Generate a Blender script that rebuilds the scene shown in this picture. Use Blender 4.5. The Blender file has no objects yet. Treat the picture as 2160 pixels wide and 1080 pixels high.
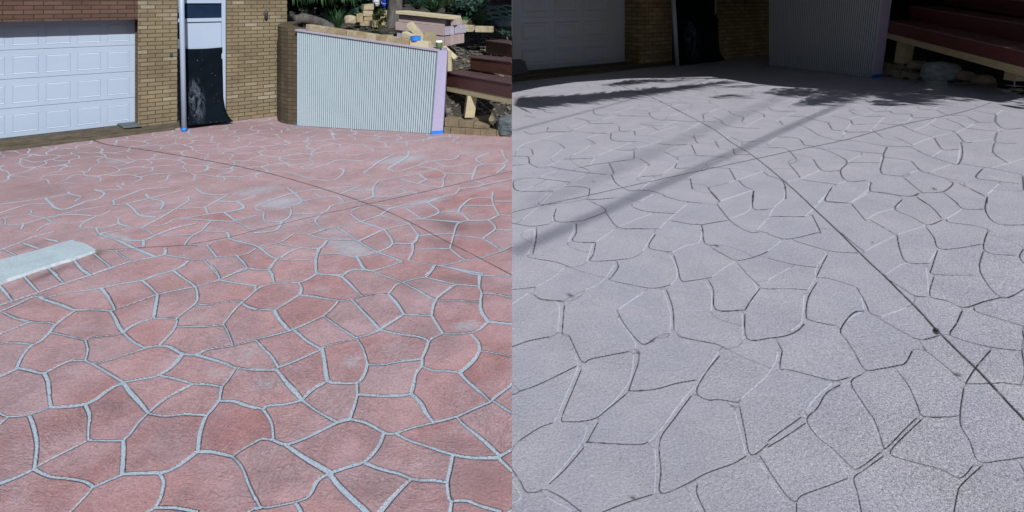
import bpy, bmesh, math, random
import numpy as np
from mathutils import Vector, noise as mnoise
random.seed(7); rng = np.random.default_rng(5)
R = math.radians
sc = bpy.context.scene
COL = sc.collection
# ---------------------------------------------------------------- camera
F = 1150.0; H = 2.3                     # focal length in photo pixels, eye height
cam = bpy.data.objects.new('camera', bpy.data.cameras.new('camera'))
COL.objects.link(cam); sc.camera = cam
cam.location = (0, 0, H); cam.rotation_euler = (R(90), 0, 0)
cam.data.sensor_width = 36; cam.data.lens = 36 * F / 2160
cam.data.shift_y = -0.25; cam.data.clip_end = 500; cam.data.clip_start = .05
# ---------------------------------------------------------------- light
EL = R(38); AZ = R(25)                  # sun behind the viewer, slightly right
S = Vector((math.cos(EL)*math.sin(AZ), -math.cos(EL)*math.cos(AZ), math.sin(EL)))
w = bpy.data.worlds.new("World"); sc.world = w; w.use_nodes = True
nt = w.node_tree; nt.nodes.clear()
sky = nt.nodes.new('ShaderNodeTexSky'); sky.sky_type = 'NISHITA'; sky.sun_disc = False
sky.sun_elevation = EL; sky.sun_rotation = math.pi - AZ
bg = nt.nodes.new('ShaderNodeBackground'); bg.inputs[1].default_value = .06
wo = nt.nodes.new('ShaderNodeOutputWorld')
nt.links.new(sky.outputs[0], bg.inputs[0]); nt.links.new(bg.outputs[0], wo.inputs[0])
sun = bpy.data.objects.new('sun', bpy.data.lights.new('sun', 'SUN')); COL.objects.link(sun)
sun.data.energy = 4.3; sun.data.angle = R(.5); sun.data.color = (1, .975, .95)
sun.rotation_euler = (-S).to_track_quat('-Z', 'Y').to_euler()
sc.view_settings.view_transform = 'Standard'; sc.view_settings.look = 'None'
sc.view_settings.exposure = 0.30; sc.view_settings.gamma = 1
sc.cycles.max_bounces = 6; sc.cycles.diffuse_bounces = 4
# ---------------------------------------------------------------- helpers
def P(px, py, Z):                       # point at depth Z metres seen at a photo pixel
    return Vector(((px-1080)/F*Z, Z, H - py*Z/F))
def G(px, py, z=0):                     # point on the ground (height z)
    Z = F*(H-z)/py
    return Vector(((px-1080)/F*Z, Z, z))
class Plane:                            # vertical wall plane through two ground points
    def __init__(s, a, b, c=None):
        t = Vector((b[0]-a[0], b[1]-a[1], 0)).normalized(); s.t = t
        s.n = Vector((-t.y, t.x, 0)); s.c = s.n.x*a[0]+s.n.y*a[1] if c is None else c
    def Z(s, px, d=0): return (s.c+d)/(s.n.x*(px-1080)/F + s.n.y)
    def at(s, px, py, d=0): return P(px, py, s.Z(px, d))
    def u(s, px, d=0):
        p = s.at(px, 0, d); return p.dot(s.t)
    def pt(s, u, z, d=0):
        return Vector((s.t.x*u+s.n.x*(s.c+d), s.t.y*u+s.n.y*(s.c+d), z))
def tag(o, label=None, cat=None, group=None, kind=None):
    if label: o['label'] = label
    if cat: o['category'] = cat
    if group: o['group'] = group
    if kind: o['kind'] = kind
    return o
def empty(name, loc, label, cat, group=None):
    o = bpy.data.objects.new(name, None); COL.objects.link(o); o.location = loc
    o.empty_display_size = .1
    return tag(o, label, cat, group)
def link(name, me, mat, parent=None, smooth=False):
    o = bpy.data.objects.new(name, me); COL.objects.link(o)
    if mat: me.materials.append(mat)
    if parent:
        o.parent = parent; o.matrix_parent_inverse.identity()
        me.transform(__import__('mathutils').Matrix.Translation(-wloc(parent)))
    if smooth:
        for p in me.polygons: p.use_smooth = True
    return o
def wloc(o):
    v = Vector(o.location)
    while o.parent: o = o.parent; v += Vector(o.location)
    return v
def bm_obj(name, bm, mat, parent=None, smooth=False, uvt=None):
    if uvt is not None:
        lay = bm.loops.layers.uv.new('UVMap'); bm.normal_update()
        t, n = uvt
        for f in bm.faces:
            side = abs(f.normal.dot(n)) < .6 and abs(f.normal.z) < .6
            for l in f.loops:
                p = l.vert.co
                l[lay].uv = ((p.dot(n) if side else p.dot(t)), p.z if abs(f.normal.z) < .6 else p.dot(n))
    me = bpy.data.meshes.new(name); bm.to_mesh(me); bm.free()
    return link(name, me, mat, parent, smooth)
def hexa(bm, pts, bev=0):               # 8 points: front quad (bl,br,tr,tl) then back quad
    vs = [bm.verts.new(p) for p in pts]
    fs = []
    for q in ((0,1,2,3),(5,4,7,6),(4,0,3,7),(1,5,6,2),(3,2,6,7),(4,5,1,0)):
        fs.append(bm.faces.new([vs[i] for i in q]))
    bmesh.ops.recalc_face_normals(bm, faces=fs)
    if bev:
        es = list({e for f in fs for e in f.edges})
        bmesh.ops.bevel(bm, geom=es, offset=bev, segments=2, affect='EDGES', profile=.6)
def slab(bm, quad, dv, bev=0):          # quad (bl,br,tr,tl) pushed back by dv
    q = [Vector(p) for p in quad]
    hexa(bm, q + [p+Vector(dv) for p in q], bev)
def wbox(bm, pl, u0, u1, z0, z1, d0, d1, bev=0):
    slab(bm, [pl.pt(u0,z0,d0), pl.pt(u1,z0,d0), pl.pt(u1,z1,d0), pl.pt(u0,z1,d0)], pl.n*(d1-d0), bev)
def tube(bm, pts, r, seg=8, caps=True):
    pts = [Vector(p) for p in pts]; n = len(pts)
    rs = r if hasattr(r, '__len__') else [r]*n
    rings = []; up = Vector((0,0,1))
    for i, p in enumerate(pts):
        d = (pts[min(i+1,n-1)]-pts[max(i-1,0)]).normalized()
        a = d.cross(up)
        if a.length < .1: a = d.cross(Vector((1,0,0)))
        a.normalize(); b = a.cross(d)
        rings.append([bm.verts.new(p+(a*math.cos(2*math.pi*k/seg)+b*math.sin(2*math.pi*k/seg))*rs[i]) for k in range(seg)])
    for i in range(n-1):
        for k in range(seg):
            bm.faces.new((rings[i][k], rings[i][(k+1)%seg], rings[i+1][(k+1)%seg], rings[i+1][k]))
    if caps:
        bm.faces.new(rings[0][::-1]); bm.faces.new(rings[-1])
def lathe(bm, c, prof, seg=20, caps=True):
    rings = []
    for r, z in prof:
        rings.append([bm.verts.new((c[0]+r*math.cos(2*math.pi*k/seg), c[1]+r*math.sin(2*math.pi*k/seg), c[2]+z)) for k in range(seg)])
    for i in range(len(rings)-1):
        for k in range(seg):
            bm.faces.new((rings[i][k], rings[i][(k+1)%seg], rings[i+1][(k+1)%seg], rings[i+1][k]))
    if caps: bm.faces.new(rings[0][::-1]); bm.faces.new(rings[-1])
def rock(bm, c, rad, rough=.25, sub=3, seed=0, cut=None, flat=.35):
    g = bmesh.ops.create_icosphere(bm, subdivisions=sub, radius=1)
    for v in g['verts']:
        p = v.co.copy(); o = Vector((seed*3.1, seed*1.7, seed))
        k = 1 + rough*mnoise.noise(p*1.1+o) + rough*.45*mnoise.noise(p*2.7+o) + rough*.2*mnoise.noise(p*7+o)
        q = Vector([math.copysign(abs(x)**.75, x) for x in p])*k
        q.z = max(q.z, -flat*2)
        v.co = Vector((c[0]+q.x*rad[0], c[1]+q.y*rad[1], c[2]+q.z*rad[2]))
        if cut is not None: v.co.x = min(v.co.x, cut) if cut < 0 else max(v.co.x, cut)
# ---------------------------------------------------------------- materials
class NT:
    def __init__(s, name):
        s.m = bpy.data.materials.new(name); s.m.use_nodes = True; s.t = s.m.node_tree
        s.b = s.t.nodes['Principled BSDF']
    def n(s, typ, **k):
        x = s.t.nodes.new('ShaderNode'+typ)
        for a, v in k.items():
            if a.startswith('i_'):
                key = a[2:]; key = int(key) if key.isdigit() else key.replace('_', ' ')
                if hasattr(v, 'is_output') or hasattr(v, 'links'): s.t.links.new(v, x.inputs[key])
                else: x.inputs[key].default_value = v
            else: setattr(x, a, v)
        return x
    def l(s, a, b): s.t.links.new(a, b)
    def co(s, which='Object'): return s.n('TexCoord').outputs[which]
    def noise(s, scale, detail=4, rough=.6, dist=0, vec=None, out=0):
        x = s.n('TexNoise', i_Scale=scale, i_Detail=detail, i_Roughness=rough, i_Distortion=dist)
        s.l(vec if vec is not None else s.co(), x.inputs['Vector']); return x.outputs[out]
    def mapr(s, v, a, b, c=0., d=1.):
        x = s.n('MapRange'); s.l(v, x.inputs[0])
        for i, q in enumerate((a, b, c, d)): x.inputs[i+1].default_value = q
        return x.outputs[0]
    def mix(s, f, a, b, mode='MIX'):
        x = s.n('Mix', data_type='RGBA', blend_type=mode)
        for v, i in ((f, 0), (a, 6), (b, 7)):
            if hasattr(v, 'links'): s.l(v, x.inputs[i])
            else: x.inputs[i].default_value = v if not isinstance(v, tuple) else (*v, 1)[:4]
        return x.outputs[2]
    def math(s, op, a, b=0., clamp=False):
        x = s.n('Math', operation=op, use_clamp=clamp)
        for v, i in ((a, 0), (b, 1)):
            if hasattr(v, 'links'): s.l(v, x.inputs[i])
            else: x.inputs[i].default_value = v
        return x.outputs[0]
    def attr(s, name): return s.n('Attribute', attribute_name=name).outputs['Fac']
    def bump(s, h, dist, strength=1.):
        x = s.n('Bump'); x.inputs['Strength'].default_value = strength; x.inputs['Distance'].default_value = dist
        s.l(h, x.inputs['Height']); s.l(x.outputs[0], s.b.inputs['Normal']); return x
    def fin(s, col, rough=.8, spec=.3):
        if hasattr(col, 'links'): s.l(col, s.b.inputs['Base Color'])
        else: s.b.inputs['Base Color'].default_value = (*col, 1)
        if hasattr(rough, 'links'): s.l(rough, s.b.inputs['Roughness'])
        else: s.b.inputs['Roughness'].default_value = rough
        s.b.inputs['Specular IOR Level'].default_value = spec
        return s.m
def simple(name, col, col2=None, scale=6, rough=.7, spec=.3, bump=0, bscale=40, stretch=None, fine=.12):
    t = NT(name); vec = t.co()
    if stretch:
        mp = t.n('Mapping'); t.l(vec, mp.inputs[0]); mp.inputs['Scale'].default_value = stretch; vec = mp.outputs[0]
    n1 = t.noise(scale, 5, .65, .4, vec)
    c2 = col2 or tuple(x*.7 for x in col)
    c = t.mix(t.mapr(n1, .35, .68), col, c2)
    n2 = t.noise(bscale, 4, .7, 0, vec)
    g = t.mapr(n2, .3, .7, 1-fine, 1+fine)
    c = t.mix(1., c, t.n('CombineColor', i_Red=g, i_Green=g, i_Blue=g).outputs[0], 'MULTIPLY')
    if bump: t.bump(n2, bump)
    return t.fin(c, rough, spec)
def brickmat(name, c1, c2, mort, bw, bh, ms, dark=None, c3=None):
    t = NT(name)
    uv = t.n('UVMap', uv_map='UVMap').outputs[0]
    wob = t.noise(2.5, 3, .5, 0, uv, 1)
    v = t.n('VectorMath', operation='MULTIPLY_ADD'); t.l(wob, v.inputs[0]); v.inputs[1].default_value = (.006,.006,0); t.l(uv, v.inputs[2])
    b = t.n('TexBrick', offset=.5); t.l(v.outputs[0], b.inputs['Vector'])
    b.inputs['Color1'].default_value = (0,0,0,1); b.inputs['Color2'].default_value = (1,1,1,1); b.inputs['Mortar'].default_value = (.5,.5,.5,1)
    b.inputs['Scale'].default_value = 1; b.inputs['Mortar Size'].default_value = ms; b.inputs['Mortar Smooth'].default_value = .25
    b.inputs['Brick Width'].default_value = bw; b.inputs['Row Height'].default_value = bh; b.inputs['Bias'].default_value = 0
    cr = t.n('ValToRGB'); t.l(b.outputs['Color'], cr.inputs[0])
    e = cr.color_ramp.elements; e[0].color = (*c1,1); e[1].color = (*c2,1); e[0].position = .1; e[1].position = .85
    x = e.new(.96); x.color = (*(c3 or c2),1)
    fine = t.mapr(t.noise(60, 5, .7, 0, uv), .3, .7, .75, 1.2)
    big = t.mapr(t.noise(1.3, 4, .6, .3, uv), .3, .7, .72, 1.12)
    g = t.math('MULTIPLY', fine, big)
    c = t.mix(1., cr.outputs[0], t.n('CombineColor', i_Red=g, i_Green=g, i_Blue=g).outputs[0], 'MULTIPLY')
    c = t.mix(b.outputs['Fac'], c, mort)
    hh = t.math('SUBTRACT', t.math('MULTIPLY', fine, .15), b.outputs['Fac'])
    t.bump(hh, .006)
    return t.fin(c, .85, .2)
M = {}
M['brick'] = brickmat('yellow_brick', (.168,.137,.085), (.205,.168,.106), (.058,.046,.033), .222, .0715, .0065, c3=(.25,.225,.165))
M['brick_red'] = brickmat('red_brown_brick', (.075,.043,.033), (.11,.065,.048), (.028,.02,.017), .24, .0715, .006)
M['brick_side'] = brickmat('old_brick', (.085,.07,.045), (.115,.092,.06), (.055,.044,.03), .222, .0715, .006)
M['brick2'] = brickmat('tan_brick_large', (.20,.145,.07), (.27,.20,.10), (.05,.036,.025), .42, .146, .012)
M['door'] = simple('white_door_paint', (.28,.35,.455), (.30,.37,.47), 1.2, .45, .4, fine=.03)
M['door2'] = simple('white_door_paint_shaded', (.32,.36,.42), (.33,.33,.32), 1.0, .5, .4, fine=.03)  # white paint toned down to deepen the shade on the grey side
M['white'] = simple('white_gloss_paint', (.29,.37,.49), (.31,.38,.48), 3, .35, .5, fine=.03)
M['lilac'] = simple('lilac_primed_timber', (.30,.29,.44), (.32,.30,.42), 4, .6, .3, .002, 60, (1,1,.3), .06)
M['lilac_top'] = simple('lilac_cap', (.30,.27,.34), (.33,.31,.38), 4, .6, .3, .002, 60)
M['clad'] = simple('pale_green_cladding', (.34,.435,.49), (.37,.465,.515), 1.5, .55, .35, fine=.04)
M['clad2'] = simple('grey_cladding', (.50,.52,.53), (.46,.48,.49), 1.5, .55, .35, fine=.04)
M['groove'] = simple('cladding_back', (.05,.06,.07), (.04,.05,.055), 3, .8)
M['glass'] = simple('dark_glass', (.010,.02,.045), (.012,.03,.06), 2, .08, .6, fine=.02)
M['plate'] = simple('dark_metal', (.03,.035,.04), (.05,.05,.06), 6, .5)
M['slate'] = simple('grey_board', (.07,.09,.10), (.10,.12,.135), 5, .7)
M['tape'] = simple('blue_masking_tape', (.015,.16,.62), (.02,.2,.7), 10, .5)
M['timber'] = simple('treated_pine', (.34,.295,.18), (.40,.35,.23), 5, .75, .2, .003, 50, (1,1,6))
M['timber_top'] = simple('pale_pine', (.50,.46,.33), (.40,.35,.23), 5, .75, .2, .003, 50, (2,6,6))
M['pinkblock'] = simple('pink_painted_sleeper', (.37,.30,.295), (.30,.24,.235), 5, .8, .2, .003, 50)
M['pinkend'] = simple('lilac_painted_end', (.40,.39,.49), (.28,.26,.29), 9, .8, .2, .003, 50)
M['sand'] = simple('sandstone', (.31,.25,.15), (.20,.16,.10), 7, .85, .2, .01, 35)
M['sandpale'] = simple('pale_sandstone', (.38,.34,.23), (.22,.19,.13), 9, .85, .2, .012, 35)
M['retain'] = simple('weathered_sandstone', (.21,.17,.11), (.12,.095,.065), 6, .9, .2, .01, 30)
M['boulder'] = simple('grey_boulder', (.13,.165,.18), (.06,.075,.085), 4, .9, .2, .02, 14, (1,1,2.5))
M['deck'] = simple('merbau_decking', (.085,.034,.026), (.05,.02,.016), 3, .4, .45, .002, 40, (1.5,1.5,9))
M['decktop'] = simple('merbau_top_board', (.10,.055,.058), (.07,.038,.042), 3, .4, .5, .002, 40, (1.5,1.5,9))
M['steel'] = simple('galvanised_steel', (.45,.47,.5), (.3,.32,.34), 20, .4, .6)
M['bark'] = simple('grey_bark', (.13,.125,.12), (.06,.055,.05), 5, .95, .1, .03, 18, (2,2,.5), .3)
M['cup'] = simple('green_cup', (.06,.10,.03), (.08,.12,.03), 8, .6)
M['lid'] = simple('white_plastic', (.65,.70,.70), (.6,.64,.66), 8, .4)
M['bucket'] = simple('blue_plastic', (.01,.07,.50), (.01,.06,.42), 4, .4)
M['hose'] = simple('green_hose', (.08,.15,.14), (.12,.2,.19), 8, .45)
M['concrete'] = simple('pale_concrete', (.40,.49,.54), (.35,.43,.48), 6, .85, .2, .003, 60)
M['kerb'] = simple('weathered_kerb', (.105,.09,.065), (.055,.048,.037), 5, .9, .2, .006, 30, (1,1,5))
M['soffit'] = simple('painted_soffit', (.25,.24,.22), (.2,.2,.19), 3, .8)
M['cable'] = simple('black_cable', (.02,.02,.02), (.03,.03,.03), 5, .6)
M['timber2'] = simple('pine_lifted_for_shade', (.48,.38,.22), (.36,.27,.15), 5, .75, .2, .003, 50, (1,1,6))  # this and next two: left materials brightened to offset the deep shade
M['retain2'] = simple('sandstone_lifted_for_shade', (.34,.27,.18), (.2,.16,.11), 6, .9, .2, .01, 30)
M['boulder2'] = simple('boulder_lifted_for_shade', (.36,.38,.37), (.2,.21,.21), 4, .9, .2, .02, 14, (1,1,2.5))
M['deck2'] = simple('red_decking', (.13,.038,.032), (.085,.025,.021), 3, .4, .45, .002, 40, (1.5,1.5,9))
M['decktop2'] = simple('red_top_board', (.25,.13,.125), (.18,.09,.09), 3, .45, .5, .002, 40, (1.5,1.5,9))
M['lilac2'] = simple('pale_lilac_timber', (.52,.44,.62), (.48,.42,.56), 4, .6, .3, .002, 60)
def soilmat():
    t = NT('garden_soil'); v = t.co()
    c = t.mix(t.mapr(t.noise(2.2,5,.6), .38, .62), (.035,.036,.034), (.085,.078,.065))
    chip = t.mapr(t.noise(38,6,.75,.6), .54, .66)
    c = t.mix(chip, c, (.20,.185,.155))
    dk = t.mapr(t.noise(14,5,.7,.3), .30, .46, 1, 0)
    c = t.mix(dk, c, (.012,.011,.01))
    t.bump(t.noise(16,8,.75,.5), .07)
    return t.fin(c, .95, .1)
M['soil'] = soilmat()
def plastic():
    t = NT('black_plastic_sheet'); uv = t.n('UVMap', uv_map='UVMap').outputs[0]
    mp = t.n('Mapping'); t.l(uv, mp.inputs[0]); mp.inputs['Scale'].default_value = (1,.6,1)
    n = t.noise(8, 7, .75, 1.2, mp.outputs[0])
    sx = t.n('SeparateXYZ'); t.l(uv, sx.inputs[0])
    du = t.math('POWER', t.math('DIVIDE', t.math('SUBTRACT', sx.outputs[0], .40), .21), 2)
    dv = t.math('POWER', t.math('DIVIDE', t.math('SUBTRACT', sx.outputs[1], .32), .34), 2)
    fall = t.math('SUBTRACT', 1., t.math('ADD', du, dv), clamp=True)
    f = t.math('MULTIPLY', t.mapr(n, .45, .70), fall, clamp=True)
    spot = t.mapr(t.noise(45, 1, .5, 0, uv), .765, .785)
    c = t.mix(f, (.003,.006,.010), (.16,.19,.24)); c = t.mix(spot, c, (.4,.42,.45))
    t.bump(t.noise(5,3,.5,1, mp.outputs[0]), .03)
    return t.fin(c, .85, .04)
M['plastic'] = plastic()
def leafmat(name, a, b, c=None):
    t = NT(name)
    n = t.noise(3, 3, .6)
    col = t.mix(t.mapr(n, .35, .65), a, b)
    m = t.fin(col, .6, .25)
    tr = t.n('BsdfTranslucent'); t.l(col, tr.inputs[0])
    mx = t.n('MixShader'); mx.inputs[0].default_value = .25
    t.l(t.b.outputs[0], mx.inputs[1]); t.l(tr.outputs[0], mx.inputs[2])
    t.l(mx.outputs[0], t.t.nodes['Material Output'].inputs[0])
    return m
M['leaf_dark'] = leafmat('dark_leaf', (.008,.02,.012), (.016,.034,.02))
M['leaf_mid'] = leafmat('green_leaf', (.04,.095,.04), (.06,.14,.055))
M['leaf_blue'] = leafmat('blue_green_leaf', (.045,.10,.075), (.02,.048,.038))
M['leaf_yel'] = leafmat('yellow_green_leaf', (.06,.085,.022), (.03,.055,.02))
M['leaf_brown'] = leafmat('dry_leaf', (.10,.08,.04), (.05,.035,.02))
# ================================================================ THE TRACED JOINTS (photo tiles)
def T(s): return [[tuple(map(float, p.split(','))) for p in ln.split()] for ln in s.strip().split(';') if ln.strip()]
TL = {}
TL['A'] = (0,560,4.0, T('''0,333 100,300 320,225 540,150 760,80 940,15 1000,0;0,385 130,330 280,262 400,262 560,225 840,190 1000,155 1200,125 1320,80 1460,40 1560,0;
0,170 60,240 100,295;205,90 260,150 325,222;415,15 470,80 540,150;660,0 710,50 755,80;910,0 940,15;35,395 130,440 260,472 400,475 465,490;0,580 120,530 250,475;
340,268 430,300 530,335 640,375 780,370 930,382;855,190 905,250 940,310 965,370 930,382;965,370 1100,325 1330,245;1200,125 1260,175 1330,245;1330,245 1480,210 1650,180;
1460,40 1540,100 1600,140 1650,180;1650,180 1760,150 1850,125;1780,0 1820,40 1845,90 1850,125;1850,125 1960,75 2080,25 2160,38;1850,125 1960,145 2160,172;
1650,180 1665,240 1650,320 1500,440 1495,470 1470,540 1400,620 1340,680;1665,335 1800,325 1960,300 2050,310;2160,180 2155,210 2110,260 2050,310 1960,400 1885,500;
2050,325 2100,355 2160,372;1885,500 1920,560 1955,650 1960,675;1490,515 1700,520 1885,505;1330,245 1315,330 1300,430;1300,430 1320,445 1500,440;
1300,440 1180,480 1100,520 1040,565;930,382 970,440 1000,510 1040,565;1040,565 960,590 780,605 720,630;640,375 560,430 465,500 420,560;420,560 560,590 720,630;
420,560 340,640 260,680 190,760 140,860;0,655 130,650 280,665;720,630 740,710 720,800;140,860 260,885 370,905 500,845 600,805 720,800;140,870 60,910 0,935;
720,800 780,825 900,805 1080,750 1250,695 1340,680;1040,565 1120,640 1210,690 1250,695;790,835 900,900 1040,985;1340,680 1430,690 1540,745 1660,750 1760,710 1960,680 2160,635;
1540,750 1480,830 1400,895 1300,940 1180,960 1040,985;1350,930 1500,965 1640,1005 1780,1010 1870,1030;1870,1030 1930,960 1990,870;1660,755 1760,785 1900,830 1990,865 2160,885;
375,910 405,980 420,1080;1040,985 980,1015 920,1055 880,1080;1040,985 1075,1040 1110,1080;1620,1010 1550,1050 1490,1080;1870,1030 1860,1080'''))
TL['B'] = (540,560,4.0, T('''0,38 110,40 140,100 155,150;140,0 110,40;155,150 40,185 0,215;155,150 360,145 450,115 510,75;510,75 505,0;510,75 620,80 725,95;
725,95 790,50 860,35 900,30 885,0;900,30 980,50 1100,95 1240,145;725,95 790,155 870,240 900,262;360,145 385,200 370,250;370,250 500,265 700,300 800,290 900,262;
370,250 290,300 210,350 155,380;0,370 155,380;155,380 200,460 280,550;900,262 1000,248 1115,240 1180,170 1240,145;1240,145 1360,110 1430,100 1490,40 1510,0;
1430,100 1560,130 1690,160 1870,175;1240,145 1380,220 1515,295;1690,160 1600,220 1515,295;1515,300 1700,300 1895,308;1550,0 1700,35 1890,80 2160,90;
1890,80 1885,180 1905,235 1895,308 1905,390 1960,475;1905,235 2020,240 2160,270;1515,300 1495,360 1485,425;1115,240 1180,310 1250,415;1250,415 1380,420 1485,425;
1485,425 1530,500 1575,570;1575,575 1720,575 1870,550 1960,475;1960,475 2160,495;1575,575 1470,630 1440,700 1400,790;1250,415 1150,480 1045,545;810,295 900,390 980,470 1045,545;
700,300 640,370 570,430;570,430 420,500 280,555 150,590 0,625;570,430 700,520 840,610;840,610 940,590 1045,545;1045,545 1200,580 1380,605 1450,635;330,555 430,640 540,700;
540,705 640,670 840,630;0,635 60,700 130,770 190,865;190,865 330,810 430,765 540,715;0,885 170,885;560,710 580,820 600,960 640,990;840,610 900,700 940,830;
940,830 920,910 850,990 640,990;600,980 520,1020 440,1080;940,840 1080,838 1200,815 1400,790;850,990 855,1080;1400,790 1400,850 1350,920 1330,1030 1310,1080;
1400,850 1500,890 1600,890 1720,905;1820,585 1880,650 1890,720;1890,720 1850,790 1790,850 1720,905;1890,720 2000,735 2160,765;1720,905 1800,990 1900,1080;2160,1000 2070,1080;180,890 240,970 330,1080'''))
TL['C'] = (0,810,4.0, T('''405,0 415,100 430,195;0,250 60,275 180,270 300,240 430,195;430,195 560,190 720,170 820,125 900,60 980,15 1040,0;60,285 0,340;250,270 280,350 310,500 300,640 290,710;
720,175 755,270 745,380 745,470;290,710 460,620 620,540 745,475;745,475 880,480 1040,478;1250,245 1160,340 1100,420 1040,478;1050,0 1100,70 1180,160 1250,245;
1250,245 1380,140 1490,75 1620,10;1250,250 1400,270 1560,255 1740,265;1870,20 1860,80 1845,150 1780,230 1740,270;1700,0 1870,25;1845,145 1980,150 2060,180 2160,205;
1740,270 1700,370 1680,460 1670,570;1670,570 1800,575 1960,610;1960,610 2050,550 2160,490;1670,570 1600,625 1500,695 1380,745 1200,755 1030,760;1040,478 1040,600 1030,760;
290,720 420,780 600,800 720,825 790,870;790,870 900,820 1030,765;280,725 160,780 0,840;780,875 720,950 600,1075 500,1170;1340,750 1380,830 1355,960 1310,1040;
1310,1040 1480,1045 1660,1080;1310,1040 1240,1080 1150,1130;1960,610 2040,700 2100,850 2160,980;2160,1040 2100,1080'''))
TL['D'] = (540,810,4.0, T('''0,200 60,215;60,215 110,185 260,170 390,140;390,140 330,70 265,0;390,140 470,60 570,0;390,140 500,220 600,280 690,325;60,215 130,330 145,470;0,485 60,465 145,475;
145,475 250,510 400,465 540,400 690,325;690,325 790,300;855,0 855,90 830,190 790,300;855,90 1000,100 1200,100 1310,85;1330,0 1310,85;1310,85 1390,160 1440,250 1500,325;
790,300 920,330 1040,390 1110,420 1190,415 1300,375 1500,325;1500,325 1690,275 1830,215 1980,150;1980,150 1900,70 1820,0;1980,150 2060,80 2160,10;2010,150 2080,195 2160,245;
1700,285 1760,350 1900,460 2060,605;1190,425 1300,480 1420,520 1600,580 1800,620 2050,620;2060,605 2160,550;2050,625 2160,730;1075,430 1040,520 960,620 880,670;
880,670 740,710 620,755;250,515 400,620 620,745;620,755 520,820 460,930 380,980 200,1020 50,1040 0,960;340,1010 380,1080 400,1180;630,770 700,860 800,960 930,1080 1010,1180;
930,670 1080,725 1200,755 1310,800;1310,800 1400,815 1500,815 1610,830;1310,805 1180,930 1050,1080 960,1190;1660,600 1640,720 1615,830 1630,960 1650,990;
1650,985 1780,985 1900,1030 2060,1075;1650,990 1640,1080 1640,1180;2140,1080 2160,1060;0,1050 50,1040'''))
TL['E'] = (0,280,3.6, T('''0,890 110,850 250,790 410,750;20,880 120,925;185,840 290,875;350,805 440,825;690,1080 850,1025 1000,975 1180,940 1250,920 1255,880;560,960 620,1030 690,1075;370,1025 430,1080;
720,920 780,970 850,1025;880,895 940,940 1000,975;740,890 880,890 1060,870;1400,850 1570,852 1620,830 1740,800;760,770 880,810 1000,865 1180,940;1240,925 1400,950 1500,965 1640,945 1800,935;
1570,852 1610,900 1645,945;1800,935 1860,1000 1870,1040 1800,1060;1940,880 1880,920 1800,935;1545,965 1590,1010 1650,1080;1430,975 1350,1030 1180,1080;1740,800 1800,820 1940,855;
1740,800 1720,755 1620,750 1530,745;1530,745 1450,790 1400,850;1605,670 1560,710 1530,745;1090,815 1090,860;960,815 1090,815 1200,770 1340,720 1480,690;1070,715 1130,745 1200,775 1500,775;
760,765 900,740 1070,715 1250,695 1350,655 1600,665 1780,675;730,720 745,760;600,715 780,720 900,690;900,650 905,690 1000,715;350,650 420,685 600,680 740,630;740,630 640,680 600,715;
270,750 350,700 420,685;180,690 160,730;0,700 180,690 350,645 620,585 860,550;35,650 40,695;235,590 215,620 0,650;215,620 350,645 520,620 740,630 840,590;860,515 865,550;
340,495 380,530 420,570 500,580 660,520;0,545 280,505 350,495 520,465;520,450 530,465 610,485 570,520;0,610 210,545 370,535;720,435 790,460 750,500 660,520;890,405 915,430 720,440;925,370 940,395;
860,515 980,470 1100,430 1280,415;960,540 1010,575 1060,625 1180,640;860,550 960,540 1130,500 1400,435;1110,470 1140,500 1240,525 1220,580;1430,490 1430,520 1330,580 1230,640 1070,720;
1060,625 1330,580 1550,570;1560,570 1580,615;1360,655 1580,620 1700,605;1550,570 1650,515 1730,475;1660,520 1800,520 1940,480;1800,520 1850,570 1700,605;1700,605 1780,660 1880,720 1940,740;
1780,665 1940,630;1490,425 1560,465 1730,475'''))
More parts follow.
